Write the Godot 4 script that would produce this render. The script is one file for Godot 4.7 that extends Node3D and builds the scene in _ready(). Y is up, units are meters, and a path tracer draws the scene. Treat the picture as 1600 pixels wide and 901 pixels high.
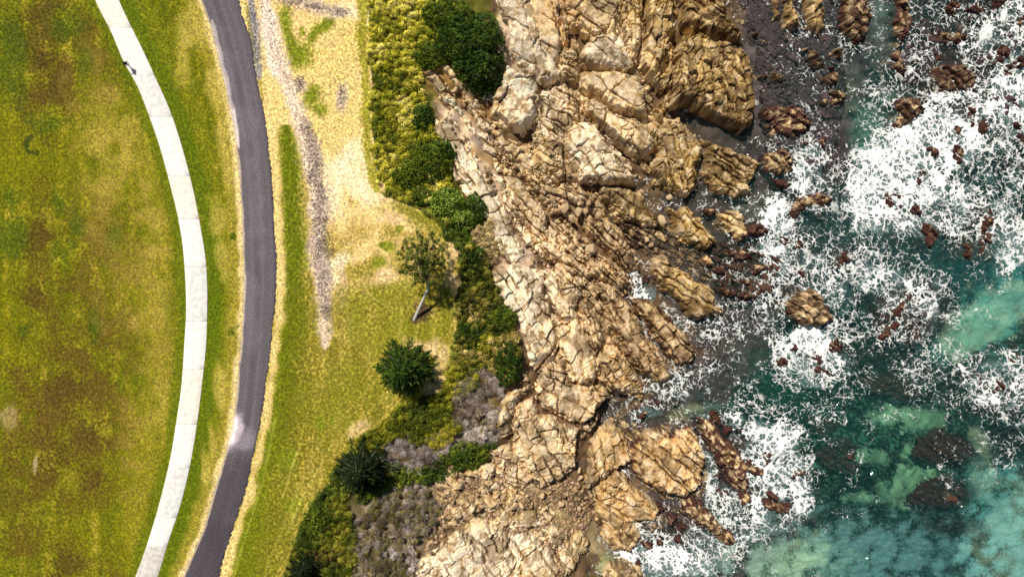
extends Node3D
# A headland seen straight down from a drone: lawn, concrete path, asphalt drive, scrubby cliff edge, jointed rock shore, surf.
# Pixels of the photograph (1600 x 901) give directions; heights come from the lie of the land (lawn 0 m, sea -11 m).

const FOCAL := 1066.0
const EYE := 80.76
const SEA := -11.0

var noise_a := FastNoiseLite.new()
var noise_b := FastNoiseLite.new()
var noise_c := FastNoiseLite.new()
var rng := RandomNumberGenerator.new()
var jitter := PackedFloat32Array()
var taken := {}
var mats := {}
var lawn_canvas: Canvas
var rock_canvas: Canvas
var shore_canvas: Canvas

# ------------------------------------------------------------------ painting surfaces (what they are made of)
class Canvas:
	var w: int
	var h: int
	var u0: float
	var v0: float
	var k: float
	var r := PackedFloat32Array()
	var g := PackedFloat32Array()
	var b := PackedFloat32Array()
	var a := PackedFloat32Array()
	var nz := PackedByteArray()
	var nf := PackedByteArray()
	var wn := PackedByteArray()
	var grainy := 0.0
	func _init(pu0: float, pv0: float, pu1: float, pv1: float, pk: float, seed_: int, coarse := 0.02, fine := 0.12) -> void:
		u0 = pu0
		v0 = pv0
		k = pk
		w = int((pu1 - pu0) * k)
		h = int((pv1 - pv0) * k)
		var dice := RandomNumberGenerator.new()
		dice.seed = seed_ + 1000
		wn.resize(w * h)
		for i in range(0, w * h - 3, 4):
			wn.encode_u32(i, dice.randi())
		r.resize(w * h)
		g.resize(w * h)
		b.resize(w * h)
		a.resize(w * h)
		a.fill(1.0)
		var n := FastNoiseLite.new()
		n.seed = seed_
		n.noise_type = FastNoiseLite.TYPE_SIMPLEX_SMOOTH
		n.frequency = coarse / k
		n.fractal_octaves = 4
		nz = n.get_image(w, h).get_data()
		n.seed = seed_ + 7
		n.frequency = fine / k
		n.fractal_octaves = 3
		nf = n.get_image(w, h).get_data()
	func fill(c: Color) -> void:
		r.fill(c.r)
		g.fill(c.g)
		b.fill(c.b)
	func put(i: int, c: Color, t: float) -> void:
		r[i] += (c.r - r[i]) * t
		g[i] += (c.g - g[i]) * t
		b[i] += (c.b - b[i]) * t
	func blob(u: float, v: float, ru: float, rv: float, deg: float, c: Color, alpha := 1.0, rough := 0.9, soft := 0.6, only_alpha := -1.0) -> void:
		var ca := cos(deg_to_rad(deg))
		var sa := sin(deg_to_rad(deg))
		var reach := maxf(ru, rv) * (1.15 + rough * 0.5)
		var x0 := maxi(0, int((u - reach - u0) * k))
		var x1 := mini(w - 1, int((u + reach - u0) * k))
		var y0 := maxi(0, int((v - reach - v0) * k))
		var y1 := mini(h - 1, int((v + reach - v0) * k))
		for y in range(y0, y1 + 1):
			var dv := y / k + v0 - v
			for x in range(x0, x1 + 1):
				var du := x / k + u0 - u
				var p := (du * ca + dv * sa) / ru
				var q := (dv * ca - du * sa) / rv
				var d := p * p + q * q
				if d > 4.0:
					continue
				var i := y * w + x
				d = sqrt(d) + ((nz[i] + nf[i] * 0.6) / 255.0 - 0.8) * rough
				var t := clampf((1.0 + soft * 0.5 - d) / soft, 0.0, 1.0)
				if t > 0.0:
					t = t * t * (3.0 - 2.0 * t)
					t = clampf(t + (wn[i] / 255.0 - 0.5) * 4.0 * grainy * t * (1.0 - t), 0.0, 1.0) * alpha
					if only_alpha >= 0.0:
						a[i] += (only_alpha - a[i]) * t
					else:
						put(i, c, t)
	# single clods and stones, thickest in the middle of an oval
	func speckle(u: float, v: float, ru: float, rv: float, deg: float, c: Color, share: float) -> void:
		var ca := cos(deg_to_rad(deg))
		var sa := sin(deg_to_rad(deg))
		var reach := maxf(ru, rv) * 1.3
		for y in range(maxi(0, int((v - reach - v0) * k)), mini(h - 2, int((v + reach - v0) * k))):
			for x in range(maxi(0, int((u - reach - u0) * k)), mini(w - 2, int((u + reach - u0) * k))):
				var i := y * w + x
				var du := x / k + u0 - u
				var dv := y / k + v0 - v
				var p := (du * ca + dv * sa) / ru
				var q := (dv * ca - du * sa) / rv
				var d := 1.3 - p * p - q * q + (nz[i] / 255.0 - 0.5) * 1.2
				if d > 0.0 and wn[i] / 255.0 < share * d:
					var t := 0.5 + nf[i] / 510.0
					put(i, c, t)
					if wn[i + 1] > 120:
						put(i + 1, c, t)
					if wn[i + w] > 150:
						put(i + w, c, t * 0.8)
	# a line that runs down the picture: pts is [u, v, u, v ...] with v rising
	func stroke(pts: Array, width: float, c: Color, alpha := 1.0, rough := 0.8, soft := 0.6) -> void:
		var seg := 0
		for y in range(maxi(0, int((float(pts[1]) - v0) * k)), mini(h - 1, int((float(pts[pts.size() - 1]) - v0) * k)) + 1):
			var v := y / k + v0
			while seg < pts.size() / 2 - 2 and v > float(pts[seg * 2 + 3]):
				seg += 1
			var t0 := clampf((v - float(pts[seg * 2 + 1])) / maxf(0.01, float(pts[seg * 2 + 3]) - float(pts[seg * 2 + 1])), 0.0, 1.0)
			var uc := lerpf(float(pts[seg * 2]), float(pts[seg * 2 + 2]), t0)
			var fade := clampf(minf(v - float(pts[1]), float(pts[pts.size() - 1]) - v) / (width * 1.2), 0.0, 1.0)
			fade = 0.25 + 0.75 * sqrt(fade)
			for x in range(maxi(0, int((uc - width * 1.6 - u0) * k)), mini(w - 1, int((uc + width * 1.6 - u0) * k)) + 1):
				var i := y * w + x
				var d := absf(x / k + u0 - uc) / (width * 0.5 * fade) + ((nz[i] + nf[i]) / 255.0 - 1.0) * rough
				var t := clampf((1.0 + soft * 0.5 - d) / soft, 0.0, 1.0)
				if t > 0.0:
					t = clampf(t + (wn[i] / 255.0 - 0.5) * 4.0 * grainy * t * (1.0 - t), 0.0, 1.0)
					put(i, c, t * alpha)
	func at(u: float, v: float) -> Color:
		var x := clampi(int((u - u0) * k), 0, w - 1)
		var y := clampi(int((v - v0) * k), 0, h - 1)
		var i := y * w + x
		return Color(r[i], g[i], b[i], a[i])
	func texture(grain: float, with_alpha := false) -> ImageTexture:
		var out := PackedByteArray()
		out.resize(w * h * 4)
		for i in w * h:
			var m := (1.0 + (nf[i] / 255.0 - 0.5) * grain + (wn[i] / 255.0 - 0.5) * grain * 0.7) * 255.0
			out[i * 4] = clampi(int(r[i] * m), 0, 255)
			out[i * 4 + 1] = clampi(int(g[i] * m), 0, 255)
			out[i * 4 + 2] = clampi(int(b[i] * m), 0, 255)
			out[i * 4 + 3] = clampi(int(a[i] * 255.0), 0, 255) if with_alpha else 255
		return ImageTexture.create_from_image(Image.create_from_data(w, h, false, Image.FORMAT_RGBA8, out))

func rgb(r: int, g: int, b: int) -> Color:
	return Color(r / 255.0, g / 255.0, b / 255.0)

# ------------------------------------------------------------------ the lie of the land
const LEVELS := [0.0, -2.2, -4.5, -8.0, -10.75, -12.2, -14.0]
# where each level lies, in photograph columns, for rows -100, -50 ... 1000
var contour := [
	[572, 572, 573, 575, 577, 579, 580, 583, 600, 690, 722, 722, 714, 708, 702, 610, 548, 515, 487, 463, 450, 440, 430],
	[780, 782, 785, 790, 770, 705, 690, 712, 735, 765, 765, 775, 800, 812, 800, 785, 735, 700, 690, 650, 640, 630, 620],
	[845, 848, 850, 860, 830, 775, 765, 775, 795, 810, 825, 835, 850, 850, 835, 815, 790, 770, 760, 740, 720, 710, 700],
	[1010, 1010, 1010, 1020, 1010, 1000, 1000, 980, 950, 920, 935, 950, 950, 950, 940, 930, 910, 900, 870, 860, 870, 870, 870],
	[1110, 1110, 1120, 1130, 1140, 1140, 1090, 1080, 1010, 1010, 1000, 990, 1050, 1065, 1000, 935, 975, 990, 955, 915, 925, 930, 930],
	[1390, 1390, 1390, 1400, 1340, 1330, 1320, 1260, 1230, 1220, 1260, 1250, 1200, 1190, 1150, 1130, 1270, 1270, 1270, 1230, 1150, 1150, 1150],
	[1650, 1650, 1650, 1650, 1640, 1630, 1620, 1600, 1560, 1540, 1540, 1520, 1480, 1460, 1430, 1430, 1450, 1450, 1450, 1430, 1420, 1420, 1420],
]

func land_px(u: float, v: float) -> float:
	var f := clampf((v + 100.0) / 50.0, 0.0, 21.999)
	var i := int(f)
	f -= i
	f = f * f * (3.0 - 2.0 * f)
	var left: float = lerpf(contour[0][i], contour[0][i + 1], f)
	if u <= left:
		return 0.0
	for n in range(1, 7):
		var right: float = lerpf(contour[n][i], contour[n][i + 1], f)
		if u <= right:
			return lerpf(LEVELS[n - 1], LEVELS[n], (u - left) / maxf(1.0, right - left))
		left = right
	return -14.0

func land(x: float, z: float) -> float:
	var y := -6.0
	for n in 3:
		var s := FOCAL / (EYE - y)
		y = land_px(800.0 + x * s, 450.5 + z * s)
	return y

func spot(u: float, v: float, y: float) -> Vector3:
	var s := (EYE - y) / FOCAL
	return Vector3((u - 800.0) * s, y, (v - 450.5) * s)

func on_land(u: float, v: float, above := 0.0) -> Vector3:
	var y := land_px(u, v)
	return spot(u, v, y + above)

func to_px(p: Vector3) -> Vector2:
	var s := FOCAL / (EYE - p.y)
	return Vector2(800.0 + p.x * s, 450.5 + p.z * s)

# ------------------------------------------------------------------ naming
func numbered(called: String) -> String:
	var n: int = taken.get(called, 0)
	taken[called] = n + 1
	return called if n == 0 else "%s_%03d" % [called, n]

func tag(o: Node3D, label: String, category: String, group := "", kind := "") -> void:
	if label:
		o.set_meta("label", label)
	if category:
		o.set_meta("category", category)
	if group:
		o.set_meta("group", group)
	if kind:
		o.set_meta("kind", kind)

func thing(called: String, at := Vector3.ZERO) -> Node3D:
	var o := Node3D.new()
	o.name = numbered(called)
	o.position = at
	add_child(o)
	return o

func part(called: String, mesh: Mesh, m: Material, parent: Node3D = null) -> MeshInstance3D:
	var o := MeshInstance3D.new()
	o.name = numbered(called) if parent == null else called
	o.mesh = mesh
	o.material_override = m
	if parent == null:
		add_child(o)
	else:
		parent.add_child(o, true)
	return o

func arrays_mesh(v: PackedVector3Array, n: PackedVector3Array, idx: PackedInt32Array, col := PackedColorArray(), uv := PackedVector2Array()) -> ArrayMesh:
	var a := []
	a.resize(Mesh.ARRAY_MAX)
	a[Mesh.ARRAY_VERTEX] = v
	a[Mesh.ARRAY_NORMAL] = n
	if col.size():
		a[Mesh.ARRAY_COLOR] = col
	if uv.size():
		a[Mesh.ARRAY_TEX_UV] = uv
	if idx.size():
		a[Mesh.ARRAY_INDEX] = idx
	var m := ArrayMesh.new()
	m.add_surface_from_arrays(Mesh.PRIMITIVE_TRIANGLES, a)
	return m

# ------------------------------------------------------------------ materials
func noise_texture(freq: float, octaves: int, lo: float, hi: float, seed_: int, kind := FastNoiseLite.TYPE_SIMPLEX_SMOOTH, size := 512) -> NoiseTexture2D:
	var n := FastNoiseLite.new()
	n.seed = seed_
	n.noise_type = kind
	n.frequency = freq
	n.fractal_octaves = octaves
	var ramp := Gradient.new()
	ramp.set_color(0, Color(lo, lo, lo))
	ramp.set_color(1, Color(hi, hi, hi))
	var t := NoiseTexture2D.new()
	t.width = size
	t.height = size
	t.seamless = true
	t.noise = n
	t.color_ramp = ramp
	return t

func surface(called: String, c: Color, rough := 0.9, vertex := false, grain: Texture2D = null, scale := 0.4, bump: Texture2D = null, bump_cm := 0.0) -> StandardMaterial3D:
	var m := StandardMaterial3D.new()
	m.resource_name = called
	m.albedo_color = c
	m.roughness = rough
	m.metallic_specular = 0.3
	m.vertex_color_use_as_albedo = vertex
	m.cull_mode = BaseMaterial3D.CULL_DISABLED
	if grain or bump:
		m.uv1_triplanar = true
		m.uv1_world_triplanar = true
		m.uv1_scale = Vector3.ONE * scale
	if grain:
		m.albedo_texture = grain
	if bump:
		m.heightmap_enabled = true
		m.heightmap_texture = bump
		m.heightmap_scale = bump_cm
	mats[called] = m
	return m

func make_materials() -> void:
	var pits := noise_texture(0.03, 5, 0.0, 1.0, 41)
	var mottle := noise_texture(0.02, 5, 0.74, 1.16, 42)
	var cracks := noise_texture(0.018, 4, 0.0, 1.0, 43, FastNoiseLite.TYPE_SIMPLEX)
	surface("rock", Color.WHITE, 0.88, true, mottle, 0.33, pits, 4.0)
	surface("ground", Color.WHITE, 0.95, true, mottle, 0.5, pits, 6.0)
	surface("stone", Color.WHITE, 0.9, true, mottle, 0.9, pits, 4.0)
	surface("concrete", rgb(226, 222, 220), 0.85, false, noise_texture(0.012, 5, 0.9, 1.06, 44), 0.22, pits, 0.4)
	surface("grey_concrete", rgb(218, 216, 214), 0.85, false, noise_texture(0.012, 5, 0.86, 1.06, 46), 0.2, pits, 0.4)
	surface("warm_concrete", rgb(228, 222, 212), 0.85, false, noise_texture(0.014, 5, 0.86, 1.06, 47), 0.19, pits, 0.4)
	surface("old_concrete", rgb(205, 200, 195), 0.85, false, noise_texture(0.012, 5, 0.82, 1.06, 45), 0.22, pits, 0.4)
	surface("leaf", Color.WHITE, 0.6, true)
	mats.leaf.backlight_enabled = true
	mats.leaf.backlight = Color(0.35, 0.35, 0.25)
	surface("needle", Color.WHITE, 0.6, true)
	surface("twig", Color.WHITE, 0.9, true)
	surface("bark", rgb(150, 140, 132), 0.9, false, mottle, 1.5, pits, 3.0)
	surface("white_bark", rgb(214, 208, 200), 0.9, false, mottle, 1.5, pits, 2.0)
	surface("grass", Color.WHITE, 0.8, true)
	surface("foam", rgb(244, 246, 247), 0.7, true)
	mats.foam.transparency = BaseMaterial3D.TRANSPARENCY_ALPHA
	surface("cloth", Color.WHITE, 0.9, true)
	mats["cracks"] = cracks

# ------------------------------------------------------------------ camera, sky, sun
func make_light() -> void:
	var cam := Camera3D.new()
	cam.name = "camera"
	cam.position = Vector3(0, EYE, 0)
	cam.rotation_degrees = Vector3(-90, 0, 0)
	cam.fov = rad_to_deg(2.0 * atan(450.5 / FOCAL))
	cam.far = 600.0
	add_child(cam)
	cam.current = true
	var env := Environment.new()
	env.background_mode = Environment.BG_SKY
	var sky := ProceduralSkyMaterial.new()
	sky.sky_top_color = rgb(150, 178, 214)
	sky.sky_horizon_color = rgb(205, 216, 226)
	sky.sky_curve = 0.2
	sky.ground_bottom_color = rgb(90, 100, 95)
	sky.ground_horizon_color = rgb(190, 200, 205)
	sky.sun_angle_max = 12.0
	env.sky = Sky.new()
	env.sky.sky_material = sky
	env.background_energy_multiplier = 0.28
	env.tonemap_mode = Environment.TONE_MAPPER_LINEAR
	env.tonemap_exposure = 1.12
	env.sdfgi_enabled = true
	env.ssao_enabled = true
	env.ssil_enabled = true
	var around := WorldEnvironment.new()
	around.name = "environment"
	around.environment = env
	add_child(around)
	var sun := DirectionalLight3D.new()
	sun.name = "sun"
	sun.light_energy = 1.55
	sun.light_color = Color(1.0, 0.965, 0.9)
	sun.light_angular_distance = 2.5
	sun.shadow_enabled = true
	add_child(sun)
	var towards := Vector3(0.27, -0.86, 0.44)
	sun.look_at_from_position(Vector3.ZERO, towards, Vector3.UP)

# ------------------------------------------------------------------ the lawn, path and drive
var path_left := [118, -90, 148, 0, 173, 50, 192, 95, 213, 133, 233, 183, 250, 233, 268, 300, 278, 343, 285, 387, 289, 443, 290, 487, 287, 540, 283, 600, 275, 657, 265, 717, 248, 787, 230, 847, 211, 900, 172, 1000]
var path_right := [150, -90, 185, 0, 202, 37, 220, 73, 243, 123, 265, 173, 283, 227, 302, 300, 313, 357, 320, 400, 323, 443, 323, 490, 321, 543, 315, 600, 307, 663, 295, 733, 280, 793, 262, 847, 246, 900, 208, 1000]
var road_left := [285, -90, 313, 0, 328, 43, 340, 90, 350, 130, 358, 170, 367, 217, 375, 297, 378, 367, 380, 443, 378, 500, 373, 567, 368, 620, 365, 645, 358, 683, 350, 713, 333, 770, 317, 827, 300, 867, 285, 900, 245, 1000]
var road_right := [345, -90, 373, 0, 380, 30, 393, 67, 400, 117, 413, 180, 420, 233, 426, 297, 428, 350, 432, 417, 430, 467, 425, 517, 420, 567, 415, 600, 407, 657, 397, 703, 383, 767, 370, 807, 353, 860, 342, 900, 303, 1000]
const JOINTS := [-90, -32, 43, 117, 182, 275, 342, 417, 502, 577, 663, 731, 809, 854, 930, 1000]

func edge_at(pts: Array, v: float) -> float:
	# a smooth curve through the points
	var n := pts.size() / 2
	var i := 0
	while i < n - 2 and v > float(pts[i * 2 + 3]):
		i += 1
	var g := func(j: int) -> Vector2: return Vector2(pts[clampi(j, 0, n - 1) * 2], pts[clampi(j, 0, n - 1) * 2 + 1])
	var p0: Vector2 = g.call(i - 1)
	var p1: Vector2 = g.call(i)
	var p2: Vector2 = g.call(i + 1)
	var p3: Vector2 = g.call(i + 2)
	var t := clampf((v - p1.y) / (p2.y - p1.y), 0.0, 1.0)
	var m1 := (p2.x - p0.x) / maxf(1.0, p2.y - p0.y) * (p2.y - p1.y)
	var m2 := (p3.x - p1.x) / maxf(1.0, p3.y - p1.y) * (p2.y - p1.y)
	var t2 := t * t
	var t3 := t2 * t
	return p1.x * (2 * t3 - 3 * t2 + 1) + m1 * (t3 - 2 * t2 + t) + p2.x * (3 * t2 - 2 * t3) + m2 * (t3 - t2)

func paint_lawn() -> void:
	var c := Canvas.new(-60, -50, 770, 950, 1.25, 11, 0.017, 0.16)
	lawn_canvas = c
	c.grainy = 0.9
	# mown turf: greens and straw in streaks along the mower's path
	var streak := FastNoiseLite.new()
	streak.seed = 5
	streak.frequency = 0.03
	streak.fractal_octaves = 4
	var narrow := streak.get_image(c.w, c.h / 8)
	narrow.resize(c.w, c.h, Image.INTERPOLATE_CUBIC)
	var st := narrow.get_data()
	var green := rgb(112, 112, 12)
	var deep := rgb(84, 92, 5)
	var straw := rgb(172, 150, 58)
	var mid := FastNoiseLite.new()
	mid.seed = 15
	mid.frequency = 0.05
	mid.fractal_octaves = 4
	var md := mid.get_image(c.w, c.h).get_data()
	for i in c.w * c.h:
		var t := (c.nz[i] * 0.3 + st[i] * 0.4 + md[i] * 0.3) / 255.0
		var col := deep.lerp(green, clampf(t * 2.6 - 0.55, 0.0, 1.0)).lerp(straw, clampf(t * 2.6 - 1.35, 0.0, 0.8))
		c.r[i] = col.r
		c.g[i] = col.g
		c.b[i] = col.b
	var brown := rgb(98, 80, 26)
	var umber := rgb(78, 62, 22)
	var dark := rgb(74, 90, 14)
	var dry := rgb(170, 150, 66)
	var lime := rgb(118, 116, 6)
	# the worn lawn beside the path
	for q in [[20, 240, 50, 110], [35, 480, 45, 120], [30, 560, 50, 60], [200, 760, 90, 70], [60, 230, 60, 60], [70, 640, 25, 40], [235, 850, 50, 50], [110, 850, 70, 30]]:
		c.blob(q[0], q[1], q[2], q[3], 0, lime, 0.45, 2.4, 1.8)
	for q in [[62, 70, 42, 75], [95, 110, 45, 70], [70, 155, 40, 40], [125, 60, 40, 60], [150, 110, 30, 30], [62, 345, 20, 45], [55, 425, 22, 60], [72, 470, 16, 26], [95, 560, 55, 45], [128, 520, 42, 38], [165, 470, 40, 40], [190, 545, 55, 36], [80, 625, 45, 40], [115, 668, 60, 42], [62, 740, 26, 52], [128, 745, 55, 40], [150, 740, 24, 20], [60, 830, 26, 34], [110, 880, 50, 26], [105, 640, 60, 70], [140, 425, 30, 40], [150, 360, 40, 50], [20, 660, 26, 40], [15, 780, 26, 60], [140, 640, 50, 50], [185, 380, 40, 40]]:
		c.blob(q[0], q[1], q[2], q[3], 0, brown, 0.5, 3.0, 1.8)
	for q in [[70, 40, 30, 40], [95, 130, 26, 36], [58, 360, 12, 30], [95, 600, 26, 20], [145, 670, 22, 18], [80, 720, 20, 20], [150, 745, 16, 12], [100, 885, 26, 14], [55, 470, 12, 30]]:
		c.blob(q[0], q[1], q[2], q[3], 10, umber, 0.5, 3.0, 1.5)
	for q in [[75, 190, 26, 16], [100, 40, 22, 26], [130, 100, 14, 20], [95, 395, 14, 16], [110, 385, 12, 14], [180, 370, 12, 20], [120, 350, 10, 16], [145, 510, 8, 22], [36, 515, 8, 8], [237, 772, 6, 6], [90, 320, 10, 16], [20, 90, 20, 60], [18, 360, 20, 50]]:
		c.blob(q[0], q[1], q[2], q[3], 0, dark, 0.7, 1.8, 1.2)
	for q in [[170, 215, 36, 50], [225, 240, 30, 60], [250, 345, 22, 60], [215, 420, 50, 70], [250, 520, 26, 80], [245, 600, 26, 70], [165, 290, 40, 40], [230, 680, 30, 60], [180, 260, 30, 30], [215, 790, 20, 50], [150, 170, 30, 60], [240, 340, 14, 40]]:
		c.blob(q[0], q[1], q[2], q[3], -8, dry, 0.4, 2.8, 1.8)
	# a ring-shaped fungus mark
	for j in 9:
		var an := lerpf(1.2, 4.4, j / 8.0)
		c.blob(52 + cos(an) * 12, 226 + sin(an) * 13, 4, 5, 0, rgb(58, 68, 18), 0.75, 0.8, 0.8)
	c.blob(54, 724, 3, 14, 5, rgb(196, 170, 150), 0.7, 1.2)
	c.blob(12, 650, 12, 20, 5, rgb(186, 165, 130), 0.5, 1.5)
	# edges that the mower leaves green
	var side := func(pts: Array, off: float) -> Array:
		var out := []
		for j in range(-50, 951, 25):
			out.append(edge_at(pts, j) + off)
			out.append(j)
		return out
	c.stroke(side.call(path_left, -5.0), 18, rgb(94, 106, 8), 0.75, 1.1)
	c.stroke(side.call(path_right, 12.0), 30, rgb(88, 104, 6), 0.9, 0.9, 1.1)
	c.stroke(side.call(path_right, 36.0), 22, rgb(114, 118, 18), 0.6, 1.5, 1.1)
	c.stroke(side.call(road_left, -14.0), 20, rgb(170, 150, 66), 0.6, 1.3, 0.9)
	c.stroke(side.call(road_left, -3.0), 10, rgb(220, 194, 140), 0.92, 1.4, 1.0)
	for q in [[285, 90, 14, 40], [340, 150, 16, 40], [350, 240, 10, 50], [345, 400, 10, 30], [342, 600, 8, 40], [330, 680, 6, 30], [320, 730, 6, 30], [300, 40, 20, 40], [340, 340, 14, 30]]:
		c.blob(q[0], q[1], q[2], q[3], -6, rgb(186, 166, 84), 0.6, 1.3, 0.9)
	c.blob(362, 369, 6, 6, 0, rgb(66, 84, 12), 0.9)
	c.blob(361, 520, 5, 6, 0, rgb(76, 92, 14), 0.7)
	# the straw-coloured ground between the drive and the cliff
	var band := func(u: float, v: float) -> bool: return u > edge_at(road_right, v) - 3.0
	var sand := rgb(226, 196, 138)
	var meadow := rgb(124, 116, 30)
	for y in c.h:
		var v := y / c.k + c.v0
		var ur := edge_at(road_right, v) - 4.0
		var x0 := clampi(int((ur - c.u0) * c.k), 0, c.w - 1)
		for x in range(x0, c.w):
			var i := y * c.w + x
			var u := x / c.k + c.u0
			var far := clampf((v - 330.0 + (c.nz[i] / 255.0 - 0.5) * 330.0 + maxf(0.0, u - 590.0) * 1.2) / 230.0, 0.0, 1.0)
			var col := sand.lerp(rgb(206, 174, 104), clampf(c.nf[i] / 127.5 - 0.75, 0.0, 1.0) * 0.8)
			col = col.lerp(meadow.lerp(rgb(178, 158, 74), clampf((c.nf[i] * 0.5 + st[i] * 0.5) / 110.0 - 0.75, 0.0, 0.9)), far)
			c.r[i] = col.r
			c.g[i] = col.g
			c.b[i] = col.b
	for q in [[540, 150, 26, 120], [545, 60, 20, 50], [500, 200, 30, 60], [470, 130, 12, 40], [480, 100, 30, 60], [520, 100, 30, 60], [440, 160, 12, 40]]:
		c.blob(q[0], q[1], q[2], q[3], 0, rgb(214, 190, 116), 0.6, 1.8, 1.3)
	for q in [[560, 260, 30, 50], [520, 280, 26, 50], [545, 240, 14, 16], [560, 300, 14, 14], [560, 20, 40, 12], [585, 310, 24, 16], [520, 420, 14, 40]]:
		c.blob(q[0], q[1], q[2], q[3], 30, rgb(240, 220, 184), 0.7, 1.6, 1.2)
	var turf := rgb(100, 112, 8)
	c.stroke([446, 195, 452, 260, 455, 330, 457, 400, 455, 470, 446, 540, 436, 610, 424, 680, 405, 760, 392, 820, 372, 905, 360, 950], 40, turf, 0.95, 0.9, 1.1)
	c.stroke([470, 440, 468, 520, 455, 600, 445, 690, 425, 780, 405, 870, 395, 950], 56, rgb(108, 110, 18), 0.7, 1.6, 1.3)
	for q in [[445, 24, 12, 24, 0], [452, 60, 10, 26, -16], [465, 88, 16, 20, 0], [512, 34, 6, 16, 30], [490, 54, 7, 14, 30], [470, 48, 5, 8, 0], [490, 150, 12, 16, 30], [500, 172, 10, 10, 0]]:
		c.blob(q[0], q[1], q[2], q[3], q[4], rgb(118, 130, 24), 0.9, 1.3, 1.3)
	# bare and stony ground
	var bare := rgb(222, 200, 184)
	c.stroke([416, 0, 424, 40, 436, 90, 452, 140, 462, 175, 478, 230, 490, 290, 496, 350, 500, 420, 504, 500, 508, 545], 24, bare, 0.85, 1.3, 0.8)
	c.stroke([386, -50, 390, 0, 398, 50, 406, 110], 14, rgb(160, 152, 152), 0.9, 1.0, 0.7)
	c.stroke([404, -50, 412, 0, 420, 60, 430, 120], 20, rgb(226, 204, 188), 0.9, 1.0, 0.8)
	for q in [[456, 0, 60, 8], [500, 14, 50, 8], [530, 18, 20, 8], [535, 150, 8, 22], [467, 130, 10, 14]]:
		c.blob(q[0], q[1], q[2], q[3], 8, rgb(206, 186, 168), 0.6, 1.8, 1.4)
		c.speckle(q[0], q[1], q[2], q[3], 8, rgb(92, 80, 76), 0.1)
	# grey stubble and stones showing through the bare strip
	for q in [[482, 210, 9, 26, -18], [492, 250, 10, 30, -12], [500, 330, 12, 34, 0], [502, 390, 14, 30, 0], [505, 440, 10, 26, 0], [510, 480, 8, 16, 0], [467, 130, 7, 10, 0], [533, 150, 5, 16, 0], [498, 295, 8, 14, 0], [488, 275, 8, 14, 0], [530, 18, 8, 6, 0], [495, 10, 18, 4, 8], [460, 3, 16, 4, 0]]:
		c.blob(q[0], q[1], q[2], q[3], q[4], rgb(176, 158, 146), 0.5, 2.4, 1.4)
		c.speckle(q[0], q[1], q[2] * 1.2, q[3] * 1.2, q[4], rgb(92, 80, 76), 0.28)
	c.stroke([532, 400, 536, 450, 534, 480], 9, rgb(200, 176, 150), 0.5, 2.0, 0.5)
	# the verge by the mow line and round the two trees
	c.stroke([566, -50, 566, 50, 572, 150, 574, 230, 588, 300], 15, rgb(150, 146, 40), 0.85, 1.1, 0.8)
	c.stroke([575, 60, 579, 150, 580, 260], 3, rgb(206, 184, 120), 0.7, 1.2, 0.8)
	for q in [[680, 350, 36, 14, 30], [640, 330, 26, 10, 20], [600, 520, 50, 40, 0], [660, 520, 40, 30, 0], [620, 460, 40, 20, 0], [690, 560, 20, 30, 0], [560, 600, 40, 40, 0], [520, 640, 40, 40, 0], [560, 480, 30, 26, 0], [700, 470, 14, 40, 0]]:
		c.blob(q[0], q[1], q[2], q[3], q[4], rgb(130, 128, 34), 0.7, 1.7, 1.2)
	for q in [[606, 384, 10, 8, 20], [622, 358, 6, 6, 0], [596, 382, 5, 5, 0], [500, 660, 6, 10, 0], [518, 655, 5, 7, 0], [590, 410, 12, 10, 0], [450, 720, 14, 14, 0], [456, 790, 12, 12, 0]]:
		c.blob(q[0], q[1], q[2], q[3], q[4], rgb(120, 130, 26), 0.8, 0.9, 0.8)
	for q in [[602, 428, 22, 12, -10], [706, 400, 10, 44, 8], [712, 440, 8, 26, 0], [660, 543, 26, 10, 20], [690, 590, 26, 40, 20], [682, 545, 22, 14, 0], [610, 340, 20, 10, 0], [560, 670, 20, 10, -40], [660, 640, 40, 10, -10]]:
		c.blob(q[0], q[1], q[2], q[3], q[4], rgb(216, 186, 142), 0.75, 1.2, 0.8)
	c.blob(662, 482, 14, 16, -20, rgb(74, 54, 50), 0.85, 1.3, 0.6)  # mulch beside the leaning trunk, with the trunk's shadow painted in
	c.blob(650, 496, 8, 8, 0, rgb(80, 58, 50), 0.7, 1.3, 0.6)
	c.blob(628, 655, 40, 18, 0, rgb(120, 112, 34), 0.7, 1.2, 0.8)  # the round pine's soft shadow, painted as darker olive grass
	# trampled straw along the edge of the mown ground
	c.stroke([708, 470, 712, 520, 706, 570, 700, 610, 690, 640], 5, rgb(216, 190, 116), 0.7, 1.3, 0.8)
	c.stroke([600, 655, 570, 690, 540, 715, 512, 760, 484, 805, 466, 845, 458, 880, 452, 950], 6, rgb(222, 206, 130), 0.9, 1.0, 0.8)
	c.stroke([520, 690, 490, 745, 470, 780, 450, 830], 4, rgb(206, 190, 104), 0.5, 1.4, 0.8)
	c.stroke([470, 690, 455, 730, 440, 780], 3, rgb(206, 190, 104), 0.5, 1.4, 0.8)
	c.stroke([430, 650, 410, 750, 385, 830, 355, 930], 4, rgb(180, 180, 80), 0.4, 1.4, 0.8)
	for j in 7:
		var off := j * 13.0
		c.stroke([700.0 - off, 460, 706.0 - off, 500, 700.0 - off * 1.05, 545, 684.0 - off * 1.2, 590, 655.0 - off * 1.3, 630, 600.0 - off * 1.2, 680, 560.0 - off * 1.1, 740, 530.0 - off, 800, 500.0 - off, 870, 480.0 - off, 940], 4, rgb(112, 116, 28) if j % 2 else rgb(196, 178, 96), 0.3, 1.8, 1.2)
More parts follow.
